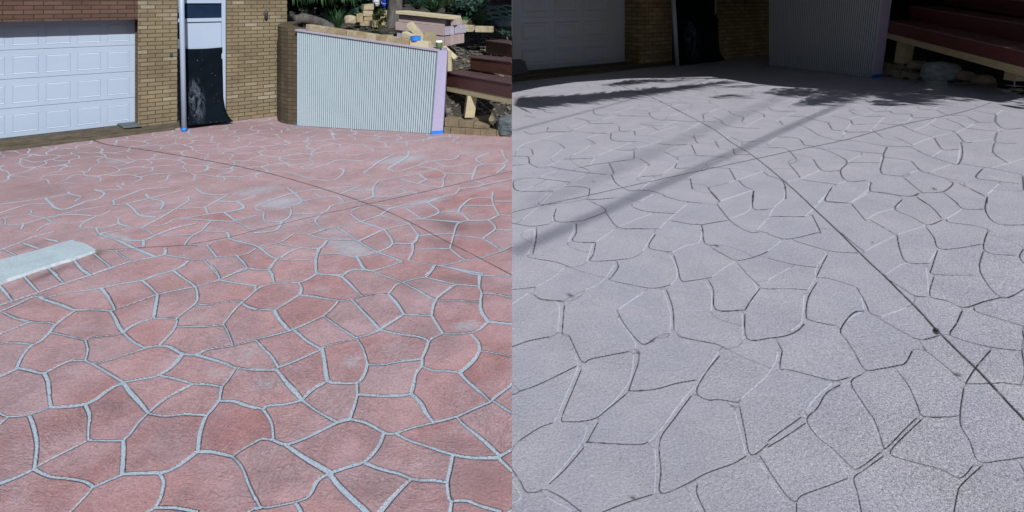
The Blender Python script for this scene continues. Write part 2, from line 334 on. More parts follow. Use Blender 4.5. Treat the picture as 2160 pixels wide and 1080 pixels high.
TL['F'] = (540,280,3.6, T('''60,605 70,670 200,670 260,630 260,570 160,590;0,580 60,605;0,560 120,510 280,460 470,430 800,400;240,420 350,520 240,560;350,520 500,490 640,480;440,455 500,490;
270,620 520,600 590,545 820,510;625,485 665,520;640,465 780,405;930,365 890,420 890,480 820,510;890,480 1040,480 1150,450 1220,455;1090,410 1150,450;660,440 890,432;200,670 150,740 0,760;
520,600 450,670 520,740;520,730 620,715 800,675 940,625 1020,575 1140,550 1300,530 1400,490 1510,465 1545,425;720,620 800,675 980,735;720,600 830,550 1020,555;620,715 700,770 780,825;
780,825 900,770 980,735 1160,690;980,740 1040,845 930,910;950,625 1080,665 1170,690;1165,690 1220,760 1230,785 1190,840 1040,845;1140,570 1200,615 1265,655;1265,655 1390,605 1330,545 1300,530;
1160,660 1265,655 1540,680;1390,605 1540,605 1620,665;1540,605 1560,560 1640,500 1790,490;1800,450 1795,500 1810,560 1850,625;1560,550 1800,555;1820,520 1940,520;1620,665 1770,660 1850,625 1940,630;
1620,665 1535,690 1505,765 1475,880;1770,665 1820,725 1720,805;1820,735 1940,740;1505,780 1720,805 1870,895;1230,785 1400,770 1505,765;1190,840 1190,900 1160,970;1210,885 1470,880;
1475,880 1590,965 1700,950 1870,895 1940,860;1160,970 1390,1010 1590,965;1350,1015 1330,1050 1290,1080;780,825 850,870 930,910 1040,950 1110,980;1110,980 1020,1010 880,1050 820,1030 770,950;
770,940 900,920 930,910;0,860 30,875 170,960 450,962;170,950 100,1040 130,1080;0,1040 100,1040;30,865 190,830 290,770 400,770 520,735;400,770 520,805 780,820;190,950 260,905 340,875;
190,845 330,870 480,880 540,820;480,880 455,970 460,1070;770,950 620,920 490,930;460,1070 640,1080 740,1040 820,1045;1390,1010 1560,1040 1720,1070;1640,355 1730,395 1550,425;1940,350 1800,380 1700,400;
1100,350 1230,385 1360,410 1420,405 1425,345 1440,310 1370,275 1250,255;1240,305 1300,350 1425,345;940,360 1240,305 1370,275;1230,385 1300,350;1440,310 1640,310;1675,255 1640,355;
1830,305 1890,255 1870,235 1730,240 1675,255;1870,130 1890,190 1915,210 1870,235;1680,210 1730,240;1770,155 1680,190 1680,210;1000,270 1080,290 1220,250 1340,210 1500,200 1540,170;
820,305 880,330;820,305 940,215 1050,160;640,270 670,290 600,355 430,350 230,290;340,260 400,275 560,230 640,205 820,215;430,220 440,235 340,260;540,145 490,190 320,210 160,290;
650,155 720,170 900,135 930,95 880,90;1340,210 1460,255 1620,230;260,120 300,130 380,105;0,190 100,230 290,205;1165,140 1140,190 1000,270'''))
CUTL = [(0,280,3.6,T('690,45 800,85 1100,130 1400,180 1940,285 2340,390 2800,540 3100,670 3360,810 3640,950 3880,1075;740,890 1060,870 1400,850 1740,790 1940,740 2440,620 2800,540 3160,460 3440,395 3888,290'))]
RD = {}; RW = {}
RD['I'] = (1080,400,3.176, T('''0,225 130,245 240,230;175,90 200,100 290,95;295,125 290,210 450,210 520,190 630,140 530,80;630,155 710,250 850,260 985,262;165,265 160,340 140,430;430,230 430,290 410,345 560,352;
560,360 545,430 525,475 650,473 775,460;150,460 300,485 390,518;705,485 710,520 670,580 655,600 800,635 950,658 1060,635;960,300 915,380 990,405 1070,415;815,120 900,145 1090,162;1070,208 1200,230 1270,240 1290,355 1370,370;
1335,385 1430,440 1510,472 1620,450 1715,415;1320,0 1360,40 1390,80;1375,100 1450,195 1520,250 1600,285 1650,285;1270,235 1440,205;1085,440 1110,520 1135,605 1200,605 1335,585;1320,610 1350,670 1365,800 1545,803;
1515,495 1580,570 1660,645;1660,660 1600,740 1560,805;1560,830 1575,995 1715,993;1035,670 1075,780 1085,930;1110,965 1140,985 1290,1015 1370,1030 1440,1063;715,830 760,910 850,1015 900,1030 960,990;
150,705 200,735 340,745;350,775 335,960;0,1050 120,1010 250,985;385,980 430,1080;0,670 160,650;1615,10 1615,125 1715,130;1675,660 1715,662;1665,280 1715,290'''))
RW['I'] = (1080,400,3.176, T('''0,765 145,670;160,650 270,590 350,520;500,480 540,360;560,350 690,262;100,440 145,340 145,265 80,285;290,125 270,210;375,350 410,280 415,225;490,670 600,615 690,500;710,800 800,740 885,680;
875,410 950,290;985,262 1060,190 1175,95;1070,420 1160,375 1250,350 1275,280;1050,430 1090,490 1105,580 1060,635;1010,670 1060,820 1055,960;1290,610 1335,690 1335,810;1335,585 1420,520 1500,480;
1520,510 1640,660 1560,800;1540,820 1545,1000;1640,270 1715,190;1455,195 1590,135 1610,10;710,250 840,195 940,160;280,740 318,790 305,950;70,200 180,110 270,20;710,860 820,1010 820,1060;860,80 950,30;1390,80 1600,10'''))
RD['K'] = (1080,740,3.176, T('''430,0 460,60 490,75 540,50 780,0;465,120 400,280 335,440 360,472 540,458 640,390 760,290;50,270 180,225 430,100;850,0 845,80 790,240 800,265 960,255 1100,215 1230,190;
1390,30 1300,140 1235,270 1310,325 1380,322 1510,342;1525,370 1560,540 1600,695 1715,620;575,480 510,600 530,612 830,625 910,610;1200,300 1080,460 990,600 998,800 995,950 1150,900 1300,820 1480,755 1570,700;
50,600 180,515 270,480;0,790 60,880 90,940 150,948 200,930;245,935 350,990 465,1078;600,1080 780,1010 940,962;1660,700 1715,785;1240,900 1240,960 1295,1080;480,650 350,800 250,890;0,290 20,290'''))
RW['K'] = (1080,740,3.176, T('''400,0 440,95 380,250 330,370 285,470;815,20 800,150 770,230 670,350 570,440;1385,0 1300,130 1250,190;1220,235 1100,380 1000,520 910,615;500,500 480,590 380,730 240,890;945,650 962,700 955,950;
1490,400 1530,550 1565,690;1530,320 1715,160;230,980 330,1030 400,1075;0,870 60,980 0,1020;1190,950 1260,1080;1650,740 1715,830'''))
RD['J'] = (1620,400,3.176, T('''0,295 125,332 320,290 350,283 295,170;30,178 250,182;175,340 250,365 390,405 480,420 630,427;0,458 180,500 320,520;395,440 330,570 335,588 410,595 575,645;0,663 140,660 265,668;
325,625 270,720 255,840 290,875 440,905;595,655 650,750 680,820 730,845;750,865 870,935 1015,1003 1150,975;635,815 570,825 485,935 530,1010 575,1080;65,1015 95,1080;0,992 120,975 200,940 240,900;
380,60 400,75 530,88;560,95 650,205;690,205 850,300;895,70 850,130 960,180 1070,237 1160,205;1000,50 1100,120 1160,190;1175,20 1250,75 1310,128 1450,130;690,10 850,35 950,42 1000,35;1365,0 1450,45;
1195,205 1220,220 1380,240 1470,265;1465,60 1458,145 1535,230 1715,235;1065,260 1110,320 1145,395 1280,392 1420,368;865,310 880,390 930,490 1080,495;1135,410 1100,520 1110,568 1370,575;
1470,285 1448,350 1448,405 1520,435 1650,442;1440,420 1420,550 1560,725 1715,670;1110,590 1085,710 1200,745 1310,790 1440,755 1560,725;800,600 900,660 980,710 1050,718;490,290 560,350 640,412;
1300,815 1260,900 1218,965 1280,1000 1480,1055 1660,1078;1380,800 1400,820 1560,870 1715,917;1035,1045 1060,1080;1710,400 1685,450 1715,495;1705,950 1715,1010'''))
RW['J'] = (1620,400,3.176, T('''0,410 90,340;265,670 320,590 320,530 395,425;240,700 230,850 215,900 150,940;0,600 150,520;250,180 300,130 420,10;660,200 750,150 850,125 890,80;560,85 670,20;790,570 880,510 950,490;
1200,195 1300,130;650,410 850,310;1060,520 1075,700;110,0 105,60 40,120 0,200;870,300 1060,240;480,920 560,850 635,815;1130,410 1075,490;620,680 640,800;760,850 930,790;1450,50 1510,0'''))
RD['L'] = (1620,740,3.176, T('''95,0 80,115 130,120 290,160 440,195 540,175;575,0 630,100 670,130 740,120 860,98 920,80 965,0;480,225 390,280 330,380 260,455 330,570 440,660 550,770 610,785 750,680;
620,160 555,212 650,370 720,480 770,630 795,645 900,540 990,450;865,130 940,230 1000,360 1045,435 1255,437;1060,0 1180,95 1290,195;1310,250 1285,470 1350,600 1410,740 1560,735 1715,710;
1325,220 1500,220 1570,215 1690,230;1490,0 1400,100 1325,215;1025,460 900,580 825,660 835,700 950,735 1160,790 1285,850 1370,770;1430,770 1300,890 1270,950 1245,1080;
0,790 110,950 180,1008 230,965 380,910 525,855;770,705 640,800 575,850 600,950 625,1080;0,600 110,520 220,440;250,480 120,570 0,640;1690,760 1715,810;190,1020 190,1080;1700,0 1715,100'''))
RW['L'] = (1620,740,3.176, T('65,0 50,70 0,150;430,210 320,310 250,400;560,260 650,400 740,560;270,490 440,680 530,830;0,860 120,1010'))
RD['G'] = (1080,160,4.0, T('''0,678 125,680 145,710 150,740 215,773;165,620 180,665;110,335 200,355;265,285 290,305 350,310;0,755 95,748;100,470 150,490 185,490;290,472 445,472;305,430 300,450;535,355 630,375 675,400 850,398;
685,290 700,320 770,335;400,575 445,607;625,530 700,567;640,480 780,485;835,490 850,545 1040,555;905,430 910,465 970,468;890,335 1140,340;1030,465 1040,500;1185,435 1245,463;1085,405 1185,420;
1155,310 1170,340 1220,368 1330,375 1500,385 1720,390;1240,572 1340,582 1470,580;885,622 930,628 1020,628;1030,640 1030,695;445,705 680,697;570,775 700,750 850,730 990,710;330,770 450,792 600,815 800,835;
820,740 860,820;580,770 640,795;1080,700 1160,748;840,840 880,910 990,968 1080,965;455,935 560,935 645,950;655,955 650,1005;215,862 380,885 495,900;10,895 50,970 340,972;620,1040 700,1045 860,1030;
1080,965 1180,975 1280,1000;1100,850 1220,845;1390,740 1380,780 1470,778;1300,650 1400,695;1515,585 1550,660;1535,515 1560,560 1600,567;1715,555 1745,605;1560,672 1720,678 1790,685;1870,615 1885,660 2000,660;
1850,515 1940,555 2050,550;1700,350 1770,380;1765,393 1830,425 1960,440 2080,443;1830,300 1860,325 1950,350 1940,380;2025,295 2120,322 2125,350;1600,240 1640,260;1630,205 1650,220;1610,330 1615,360;1680,260 1750,262;
1505,870 1520,950;1835,790 1860,830 1885,880;1910,880 1960,930 2030,960;1655,945 1700,1010 1755,1060;2040,970 2030,1080;1285,1015 1430,1055 1600,1075;1660,770 1840,780;2130,815 2160,840'''))
RW['G'] = (1080,160,4.0, T('''40,630 100,575 280,525 420,480;330,695 430,615;510,670 620,620 660,580;620,525 740,492;900,605 1010,560;680,690 900,605;1050,610 1200,570 1265,540;660,755 700,690;300,765 440,700;240,850 380,800;
500,900 620,840;50,980 180,930;200,1075 310,980;1060,860 1140,765;1270,830 1380,750 1390,710;1480,865 1600,805;350,970 460,920;1000,460 1140,432;1150,500 1280,455 1410,425;1280,415 1410,380;1430,480 1590,395;
1540,500 1680,475;1400,590 1290,640;1650,740 1800,690;1740,550 1830,510;1960,435 2120,350;1900,300 2080,270;1660,310 1780,265;1870,610 1930,580;820,320 980,280 1020,255;1090,285 1250,245;760,365 900,330;
480,430 620,385;520,455 640,410;1330,340 1500,290;1250,290 1430,240;1830,900 2160,790;1760,1050 2040,960;1080,960 1200,870;1020,1080 1190,1000'''))
RD['H'] = (1620,160,4.0, T('''0,180 80,183 100,200;0,225 40,248;0,265 60,298 240,297;150,240 190,268;100,385 125,415;170,340 300,342;240,407 330,440 430,500 570,540 680,540 780,555;315,343 400,372 500,392 545,455 620,458;
535,335 690,370 715,408 820,405;685,293 780,335 980,340;640,250 720,280;840,265 900,298 1010,295;1025,293 1070,320 1200,320 1225,350 1350,352;820,180 960,190;700,205 740,220;1270,205 1268,265 1290,283 1380,282;
1280,220 1450,222 1520,260 1720,278;1425,290 1520,330 1640,333;1500,360 1600,400 1660,435;1670,340 1740,375 1785,393 1870,393;1745,290 1850,315 1920,330 1920,390 2000,447 2150,440;1380,415 1460,445 1570,470 1655,558 1720,558;
1685,443 1800,455 1930,468;1390,520 1240,470 1125,415;955,400 1030,408 1125,410;890,465 965,520;660,462 670,475 860,470;1070,515 1140,545 1215,585;805,560 980,590 1190,597;
1200,600 1300,650 1380,685 1560,742 1610,740 1640,660 1630,560;1405,525 1430,570 1480,625 1600,622;1930,480 1915,555 1980,568 2090,570;1910,570 1900,650 2020,735;1620,740 1830,775 1880,780 2100,825;975,685 1190,712;
1005,600 975,660 975,690 950,770 960,820 1010,835 1130,845;655,620 780,640 960,655;665,730 940,730;365,600 520,635 665,720 610,800 665,885 820,880;80,515 250,525 305,580 365,588;10,605 150,612 240,700;
385,705 455,795 600,798;175,740 230,800 270,858;300,875 440,895 570,913;1210,720 1290,800 1350,820 1480,860 1600,885;1150,860 1290,975 1340,985 1480,975 1560,910 1520,885;1610,905 1830,1012;
1805,790 1755,860 1900,885 2110,910;870,900 865,970 1000,985 1180,1015 1270,990;1480,985 1600,1075;1250,1020 1330,1075;540,940 480,1045 540,1065 660,1070;2150,850 2155,960;1850,1020 1845,1075;0,840 130,895 150,1035;1860,260 2040,262'''))
RW['H'] = (1620,160,4.0, T('''0,570 80,515;60,385 220,310;160,245 230,215;315,340 430,295;375,365 540,320;670,365 790,335 900,300;630,500 700,400;860,470 980,345;1020,290 1050,260 1150,225;1060,400 1170,385 1220,340;
1220,465 1370,400 1420,350;1400,280 1460,250;1570,490 1740,405;1220,585 1380,520 1560,480;1880,640 1910,550 1930,470 1990,450;1920,340 1980,285;1380,685 1470,625;1600,740 1620,620 1640,570;1370,810 1550,745;
610,800 680,720 780,670;160,890 280,860 440,795;420,1070 560,930;690,1070 840,960 850,900;940,780 960,680;1880,780 2160,700;1700,295 1870,225;1660,560 1900,535;1850,1000 1950,910;1190,820 1260,795;590,910 660,885'''))
CUTR = [(1080,160,4.0,T('860,60 960,100 1140,165 1300,240 1520,355 1700,450 1850,560 2000,650 2160,770')), (1620,400,3.176,T('0,-150 175,0 300,120 450,260 620,430 780,580 900,700 1030,830 1120,930 1270,1080 1400,1205 1540,1355 1715,1540'))]
CUTR2 = [(1080,160,4.0,T('0,1150 300,1080 640,1010 900,950 1200,885 1500,820 1700,775 1980,715 2160,675 2360,630 2520,600 2810,540 3060,470 3290,410 3660,335 3860,290 4040,225'))]
def to_ground(tile, mirror=False):
    ox, oy, s, lines = tile; out = []
    for ln in lines:
        pts = [G(ox+x/s, oy+y/s) for x, y in ln]
        pts = [(p.x, p.y) for p in pts]
        if len(pts) == 1: continue
        q = [pts[0]] + pts + [pts[-1]]; sm = []
        for i in range(1, len(q)-2):
            for k in range(4):
                t = k/4; a, b, c, d = q[i-1], q[i], q[i+1], q[i+2]
                sm.append(tuple(.5*((2*b[j])+(-a[j]+c[j])*t+(2*a[j]-5*b[j]+4*c[j]-d[j])*t*t+(-a[j]+3*b[j]-3*c[j]+d[j])*t**3) for j in (0,1)))
        sm.append(pts[-1]); out.append(sm)
    return out
STEP = 1.5
def make_grid(pxs, pys):
    PX, PY = np.meshgrid(pxs, pys); Z = F*H/PY; X = (PX-1080)/F*Z
    return PX, PY, X, Z
Sd = np.array((.6,.8))  # side of each joint that gets the painted edge shade
def stamp(g, lines, wid, chan, cr, dmax=.05, crw=.0028, side=True, cramp=1.0):
    PX, PY, X, Y = g; pxs = PX[0]; pys = PY[:,0]
    for ln in lines:
        wl = wid*(.75+.5*rng.random())
        for k in range(len(ln)-1):
            (x0,y0),(x1,y1) = ln[k], ln[k+1]
            dx, dy = x1-x0, y1-y0; L2 = dx*dx+dy*dy
            if L2 < 1e-9: continue
            ylo, yhi = max(min(y0,y1)-dmax, .5), max(y0,y1)+dmax
            if yhi <= ylo: continue
            pyb, pya = F*H/ylo, F*H/yhi
            pts = [(1080+F*(min(x0,x1)-dmax)/yy, 1080+F*(max(x0,x1)+dmax)/yy) for yy in (ylo, yhi)]
            xa, xb = min(p[0] for p in pts), max(p[1] for p in pts)
            i0, i1 = np.searchsorted(pxs, (xa, xb)); j0, j1 = np.searchsorted(pys, (pya, pyb))
            i0 = max(i0-2,0); i1 += 2; j0 = max(j0-2,0); j1 += 2
            sx = X[j0:j1, i0:i1]; sy = Y[j0:j1, i0:i1]
            if sx.size == 0: continue
            t = np.clip(((sx-x0)*dx+(sy-y0)*dy)/L2, 0, 1)
            vx = sx-(x0+t*dx); vy = sy-(y0+t*dy); d = np.hypot(vx, vy)
            L = math.sqrt(L2); nx, ny = -dy/L, dx/L
            ym = (y0+y1)/2; sv = STEP if F*H/ym > 620 else .8; gs = math.hypot(nx*STEP*ym/F, ny*sv*ym*ym/(F*H))
            wm = .82+.4*(.5+.5*np.sin(sx*7.3+2*np.sin(sy*5.1)))*(.6+.8*(.5+.5*np.sin(sy*11.7+sx*3.9)))
            wl2 = np.maximum(wl*wm, gs*1.15 if wid > .01 else gs*.8)+(.0018*max(ym-3.5,0) if wid > .01 else 0)
            if chan is not None:
                soft = max(.003, gs*.7)
                m = np.clip(.5+(wl2/2-d)/soft/1.6, 0, 1)*min(1, (wl*1.6)/gs if gs > wl*1.6 else 1)
                np.maximum(chan[j0:j1, i0:i1], m, out=chan[j0:j1, i0:i1])
            if cr is not None:
                sg = max(crw, gs*.5)
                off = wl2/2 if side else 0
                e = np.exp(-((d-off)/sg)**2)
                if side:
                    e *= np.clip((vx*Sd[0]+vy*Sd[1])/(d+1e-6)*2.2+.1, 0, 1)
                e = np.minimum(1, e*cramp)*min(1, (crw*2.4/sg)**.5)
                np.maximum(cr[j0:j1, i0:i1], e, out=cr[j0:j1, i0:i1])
def voro(X, Y, sp, seed):
    gx = X/sp; gy = Y/(sp*1.0)
    wx = gx+.22*np.sin(gy*1.7+X*.9)+.10*np.sin(gy*6.1); wy = gy+.22*np.sin(gx*1.9+Y*.7)+.08*np.sin(gx*7.3)
    cx = np.floor(wx).astype(int); cy = np.floor(wy).astype(int)
    def h(a, b, k): 
        v = np.sin(a*127.1+b*311.7+k*74.7+seed)*43758.5453; return v-np.floor(v)
    d1 = np.full(X.shape, 9e9); d2 = d1.copy(); p1 = [np.zeros(X.shape), np.zeros(X.shape)]; p2 = [np.zeros(X.shape), np.zeros(X.shape)]
    for a in (-1,0,1):
        for b in (-1,0,1):
            ix = cx+a; iy = cy+b
            qx = ix+.15+.7*h(ix,iy,1); qy = iy+.15+.7*h(ix,iy,2)
            d = (qx-wx)**2+(qy-wy)**2
            m = d < d1; m2 = (~m) & (d < d2)
            for P2, P1, q in ((p2[0],p1[0],qx),(p2[1],p1[1],qy)):
                P2[m] = P1[m]; P2[m2] = q[m2]; P1[m] = q[m]
            d2[m] = d1[m]; d2[m2] = d[m2]; d1[m] = d[m]
    ex = p2[0]-p1[0]; ey = p2[1]-p1[1]; ln = np.hypot(ex, ey)+1e-6
    side = -(((p1[0]+p2[0])/2-wx)*0 + (ex*Sd[0]+ey*Sd[1]))/ln
    return (d2-d1)/(2*ln)*sp, -side      # distance to edge, side (>0: the joint lies up-right)
def stones(chan, ds, seed):
    c = chan[::ds, ::ds]; ny, nx = c.shape; free = (c < .33); lab = np.zeros(c.shape, int); k = 0
    fr = free.tolist(); lb = [[0]*nx for _ in range(ny)]
    for j in range(ny):
        for i in range(nx):
            if fr[j][i] and not lb[j][i]:
                k += 1; st = [(j,i)]; lb[j][i] = k
                while st:
                    a, b = st.pop()
                    for u, v in ((a+1,b),(a-1,b),(a,b+1),(a,b-1)):
                        if 0 <= u < ny and 0 <= v < nx and fr[u][v] and not lb[u][v]: lb[u][v] = k; st.append((u,v))
    lab = np.array(lb)
    for _ in range(12):
        for ax, sh in ((0,1),(0,-1),(1,1),(1,-1)):
            n_ = np.roll(lab, sh, ax); lab = np.where(lab == 0, n_, lab)
    r1 = np.random.default_rng(seed).random(k+1); r2 = np.random.default_rng(seed+1).random(k+1)
    J = np.minimum(np.arange(chan.shape[0])//ds, ny-1); I = np.minimum(np.arange(chan.shape[1])//ds, nx-1)
    L = lab[np.ix_(J, I)]
    return r1[L], r2[L]
def ground_mesh(name, g, z, attrs, mat):
    PX, PY, X, Y = g; ny, nx = X.shape
    co = np.stack([X, Y, z], -1).reshape(-1,3).astype(np.float32)
    idx = np.arange(nx*ny).reshape(ny, nx)
    q = np.stack([idx[1:, :-1], idx[1:, 1:], idx[:-1, 1:], idx[:-1, :-1]], -1).reshape(-1,4).astype(np.int32)
    me = bpy.data.meshes.new(name); me.vertices.add(len(co)); me.vertices.foreach_set('co', co.ravel())
    me.loops.add(q.size); me.loops.foreach_set('vertex_index', q.ravel())
    me.polygons.add(len(q)); me.polygons.foreach_set('loop_start', np.arange(0, q.size, 4, dtype=np.int32))
    me.polygons.foreach_set('use_smooth', np.ones(len(q), bool)); me.update(calc_edges=True)
    for k, v in attrs.items():
        a = me.attributes.new(k, 'FLOAT', 'POINT'); a.data.foreach_set('value', v.ravel().astype(np.float32))
    o = bpy.data.objects.new(name, me); COL.objects.link(o); me.materials.append(mat)
    return tag(o, kind='structure')
def blob(PX, PY, cx, cy, rx, ry, ang=0, p=2):
    c, s = math.cos(R(ang)), math.sin(R(ang))
    u = ((PX-cx)*c+(PY-cy)*s)/rx; v = (-(PX-cx)*s+(PY-cy)*c)/ry
    return np.exp(-(u*u+v*v)**(p/2))
# ---- red half
def red_mat():
    t = NT('red_stencil_paving'); v = t.co()
    jm, cr, dust, grime_shade, tone = (t.attr(k) for k in ('joint','groove_shade','dust','grime_shade','tone')); turn = t.attr('turn')
    c = t.mix(t.mapr(tone, 0, 1), (.372,.200,.200), (.445,.296,.308)); c = t.mix(t.mapr(turn, .72, 1, 0, .55), c, (.38,.30,.33))
    n1 = t.noise(2.3, 5, .65, .6); c = t.mix(t.mapr(n1, .42, .72), c, (.42,.305,.335))
    n2 = t.noise(75, 6, .75); g = t.mapr(n2, .30, .70, .66, 1.32)
    n3 = t.noise(7, 5, .7, .8); g = t.math('MULTIPLY', g, t.mapr(n3, .3, .7, .88, 1.09))
    c = t.mix(1., c, t.n('CombineColor', i_Red=g, i_Green=g, i_Blue=g).outputs[0], 'MULTIPLY')
    sp = t.mapr(t.noise(160, 3, .8), .66, .72); c = t.mix(t.math('MULTIPLY', sp, .7), c, (.50,.42,.44))
    dk = t.mapr(t.noise(34, 5, .8, .5), .60, .70); c = t.mix(t.math('MULTIPLY', dk, t.math('ADD', .25, t.math('MULTIPLY', grime_shade, .5))), c, (.12,.075,.08))
    mp = t.n('Mapping'); t.l(v, mp.inputs[0]); mp.inputs['Scale'].default_value = (1,3,1); mp.inputs['Rotation'].default_value = (0,0,R(-25))
    dn = t.noise(26, 7, .8, .8, mp.outputs[0]); dl = t.math('ADD', dust, t.math('MULTIPLY', t.math('SUBTRACT', dn, .5), 2.6))
    c = t.mix(t.math('MULTIPLY', t.mapr(dl, .42, .66), t.mapr(dust, .04, .30, 0, .72)), c, (.39,.42,.48))
    c = t.mix(t.math('MULTIPLY', grime_shade, t.mapr(n3, .3, .65, .55, 1.1), clamp=True), c, (.17,.115,.12))
    jn = t.noise(120, 4, .8); jc = t.mix(t.mapr(jn, .36, .54), (.15,.175,.205), (.44,.53,.615))
    jc = t.mix(t.mapr(t.noise(3.1, 4, .6), .55, .75, 0, .55), jc, (.17,.17,.18))
    e = t.math('ADD', jm, t.math('MULTIPLY', t.math('SUBTRACT', t.noise(60, 5, .8), .5), 1.5))
    c = t.mix(t.mapr(e, .35, .62), c, jc)
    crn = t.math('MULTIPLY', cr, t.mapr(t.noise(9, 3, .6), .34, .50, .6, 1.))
    c = t.mix(crn, c, (.035,.028,.032))  # edge shade painted dark on one side of joints, plus the saw cuts
    # slate relief
    mp2 = t.n('Mapping'); t.l(v, mp2.inputs[0]); mp2.inputs['Scale'].default_value = (1,2.6,1); mp2.inputs['Rotation'].default_value = (0,0,R(35))
    vr = t.n('VectorRotate', rotation_type='Z_AXIS'); t.l(v, vr.inputs['Vector']); t.l(t.math('MULTIPLY', turn, 9.), vr.inputs['Angle']); t.l(vr.outputs[0], mp2.inputs[0]); mp2.inputs['Scale'].default_value = (1,2.2,1)
    r = t.math('MULTIPLY', t.noise(15, 6, .75, 2.2, mp2.outputs[0]), t.mapr(t.noise(2.2, 3, .6), .4, .6, .35, 1.25))
    hgt = t.math('ADD', r, t.math('MULTIPLY', n2, .30))
    inv = t.math('SUBTRACT', 1., jm, clamp=True); hgt = t.math('MULTIPLY', hgt, inv)
    t.bump(hgt, .010)
    return t.fin(c, t.mapr(n2, .3, .7, .62, .85), .25)
pxs = np.unique(np.concatenate([np.arange(-400,-10,5.), np.arange(-10,1079,STEP), [1080.]]))
pys = np.concatenate([np.arange(232,620,.8), np.arange(620,1110,STEP), np.arange(1112,1500,12.)])
g = make_grid(pxs, pys); PX, PY, X, Y = g
chan = np.zeros(X.shape); cr = np.zeros(X.shape); cut = np.zeros(X.shape)
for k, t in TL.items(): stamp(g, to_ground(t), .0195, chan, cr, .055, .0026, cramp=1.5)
# far and out-of-frame part continues with the same kind of stones
ve, vs = voro(X*.92+Y*.38, Y*1.05, .36, 3.3)
gsx = STEP*Y/F; gsy = np.where(PY<620,.8,STEP)*Y*Y/(F*H)
gsv = np.sqrt(gsx**2*.5+gsy**2*.5)
wl = .022
mask = np.clip((np.interp(PX, [0,300,540,700,1080],[395,395,385,335,300])-PY)/14, 0, 1)
mask = np.maximum(mask, np.clip((-PX-2)/6, 0, 1)); mask = np.maximum(mask, np.clip((PY-1086)/6, 0, 1))
vch = .8*np.clip(.5+(wl*1.25/2-ve)/np.maximum(.003, gsv*.6)/1.6, 0, 1)*np.clip(wl*3.6/np.maximum(gsv, .001), 0, 1)
brk = .5+.5*np.sin(X*5.1+1.7*np.sin(Y*3.3))*np.sin(Y*4.7+X); vch *= np.clip(.6+.7*brk, 0, 1)
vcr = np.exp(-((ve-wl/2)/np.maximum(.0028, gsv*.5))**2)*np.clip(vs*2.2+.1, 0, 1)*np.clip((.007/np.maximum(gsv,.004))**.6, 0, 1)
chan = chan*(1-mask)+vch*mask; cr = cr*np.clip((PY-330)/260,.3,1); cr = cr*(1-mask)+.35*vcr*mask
cr *= 1-np.clip((chan-.85)*6, 0, 1)
for o_ in CUTL: stamp(g, to_ground(o_), .004, None, cut, .05, .0042, side=False, cramp=2.0)
# concrete strip area keeps joints off
dust = np.zeros(X.shape); grime_shade = np.zeros(X.shape)
for b in ((850,335,70,9,-6,.9),(590,428,60,14,-4,.95),(545,402,80,12,-8,.7),(735,520,60,22,15,.9),(700,490,70,14,5,.6),(900,425,70,8,-10,.8),(820,515,30,12,0,.6),(950,445,60,8,-12,.6),
          (860,434,50,6,-8,.7),(1030,395,60,6,-14,.6),(235,497,45,12,8,.7),(265,503,22,10,20,.8),(340,430,70,12,-8,.45),(240,340,35,5,-5,.8),(120,400,90,8,-8,.45),(350,370,90,12,-8,.35),
          (620,470,170,34,-6,.44),(780,400,170,30,-8,.44),(430,420,200,28,-5,.36),(600,350,300,22,-5,.30),(960,380,120,20,-8,.3),(640,330,200,16,-4,.28),(620,530,160,24,6,.34),(870,560,120,24,6,.28),(560,770,190,60,4,.38),(850,720,140,60,0,.32),(640,650,120,50,0,.28),(300,350,240,20,-6,.2),(1000,300,90,8,-3,.4),(985,688,45,16,-5,.75),(740,762,30,22,0,.6),(530,745,70,22,-5,.5),(470,790,90,25,0,.5),(560,810,70,22,0,.55),(690,575,60,16,0,.35),(680,610,30,12,0,.5),(840,740,50,25,0,.35),
          (760,645,60,22,10,.3),(930,590,50,14,0,.25),(960,365,90,12,-8,.3),(1000,320,80,10,-6,.5),(640,395,50,8,0,.35),(180,690,40,16,0,.3),(300,660,40,22,0,.3),(870,320,120,5,-4,.5),(400,450,60,8,-5,.35)):
    dust = np.maximum(dust, b[5]*blob(PX, PY, *b[:5]))
for b in ((150,325,260,30,-4,.55),(90,400,150,45,0,.38),(600,272,420,18,2,.5),(300,360,200,30,-5,.25),(955,475,55,16,15,.8),(930,515,40,12,20,.5),(230,855,40,22,0,.45),(1020,480,40,30,0,.4),(90,640,50,14,0,.4),(960,950,90,35,5,.35),(640,640,70,30,0,.2),(860,600,60,14,0,.3),(70,300,160,16,-8,.75),(250,290,130,10,-5,.5),
          (1010,1010,90,60,0,.55),(960,970,60,40,10,.4),(230,850,50,40,0,.3),(750,800,60,30,0,.3),(940,720,50,30,0,.35),(340,960,80,40,0,.25),(760,1040,60,30,0,.4),(800,935,30,40,35,.5),(560,1000,60,30,0,.25),(100,578,60,6,-22,.9),(205,535,16,9,-25,.9),(60,520,60,5,-17,.5),(100,620,30,14,0,.3),(0,325,200,14,-9,.8),(30,360,80,40,0,.35),(450,275,120,8,-4,.4),(980,590,50,12,5,.5)):
    grime_shade = np.maximum(grime_shade, b[5]*blob(PX, PY, *b[:5]))  # dirt blobs; the wide ones by the garage wall also paint in shading
st1, st2 = stones(chan, 2, 11)
ne = (np.sin(X*3.1+Y*1.3)+np.sin(Y*4.3-X*2.2+1)+np.sin(X*7.7+2)*.5)/5+.5
slabpoly = [(0,548),(153,506),(203,527),(165,540),(100,560),(0,592)]
z = -.0010*np.clip(chan,0,1)-.0008*cr-.003*cut + .004*np.sin(X*1.1)*np.sin(Y*.9+1)+.0015*np.sin(X*9+Y*3)*np.sin(Y*11)
cr2 = np.maximum(cr, cut)
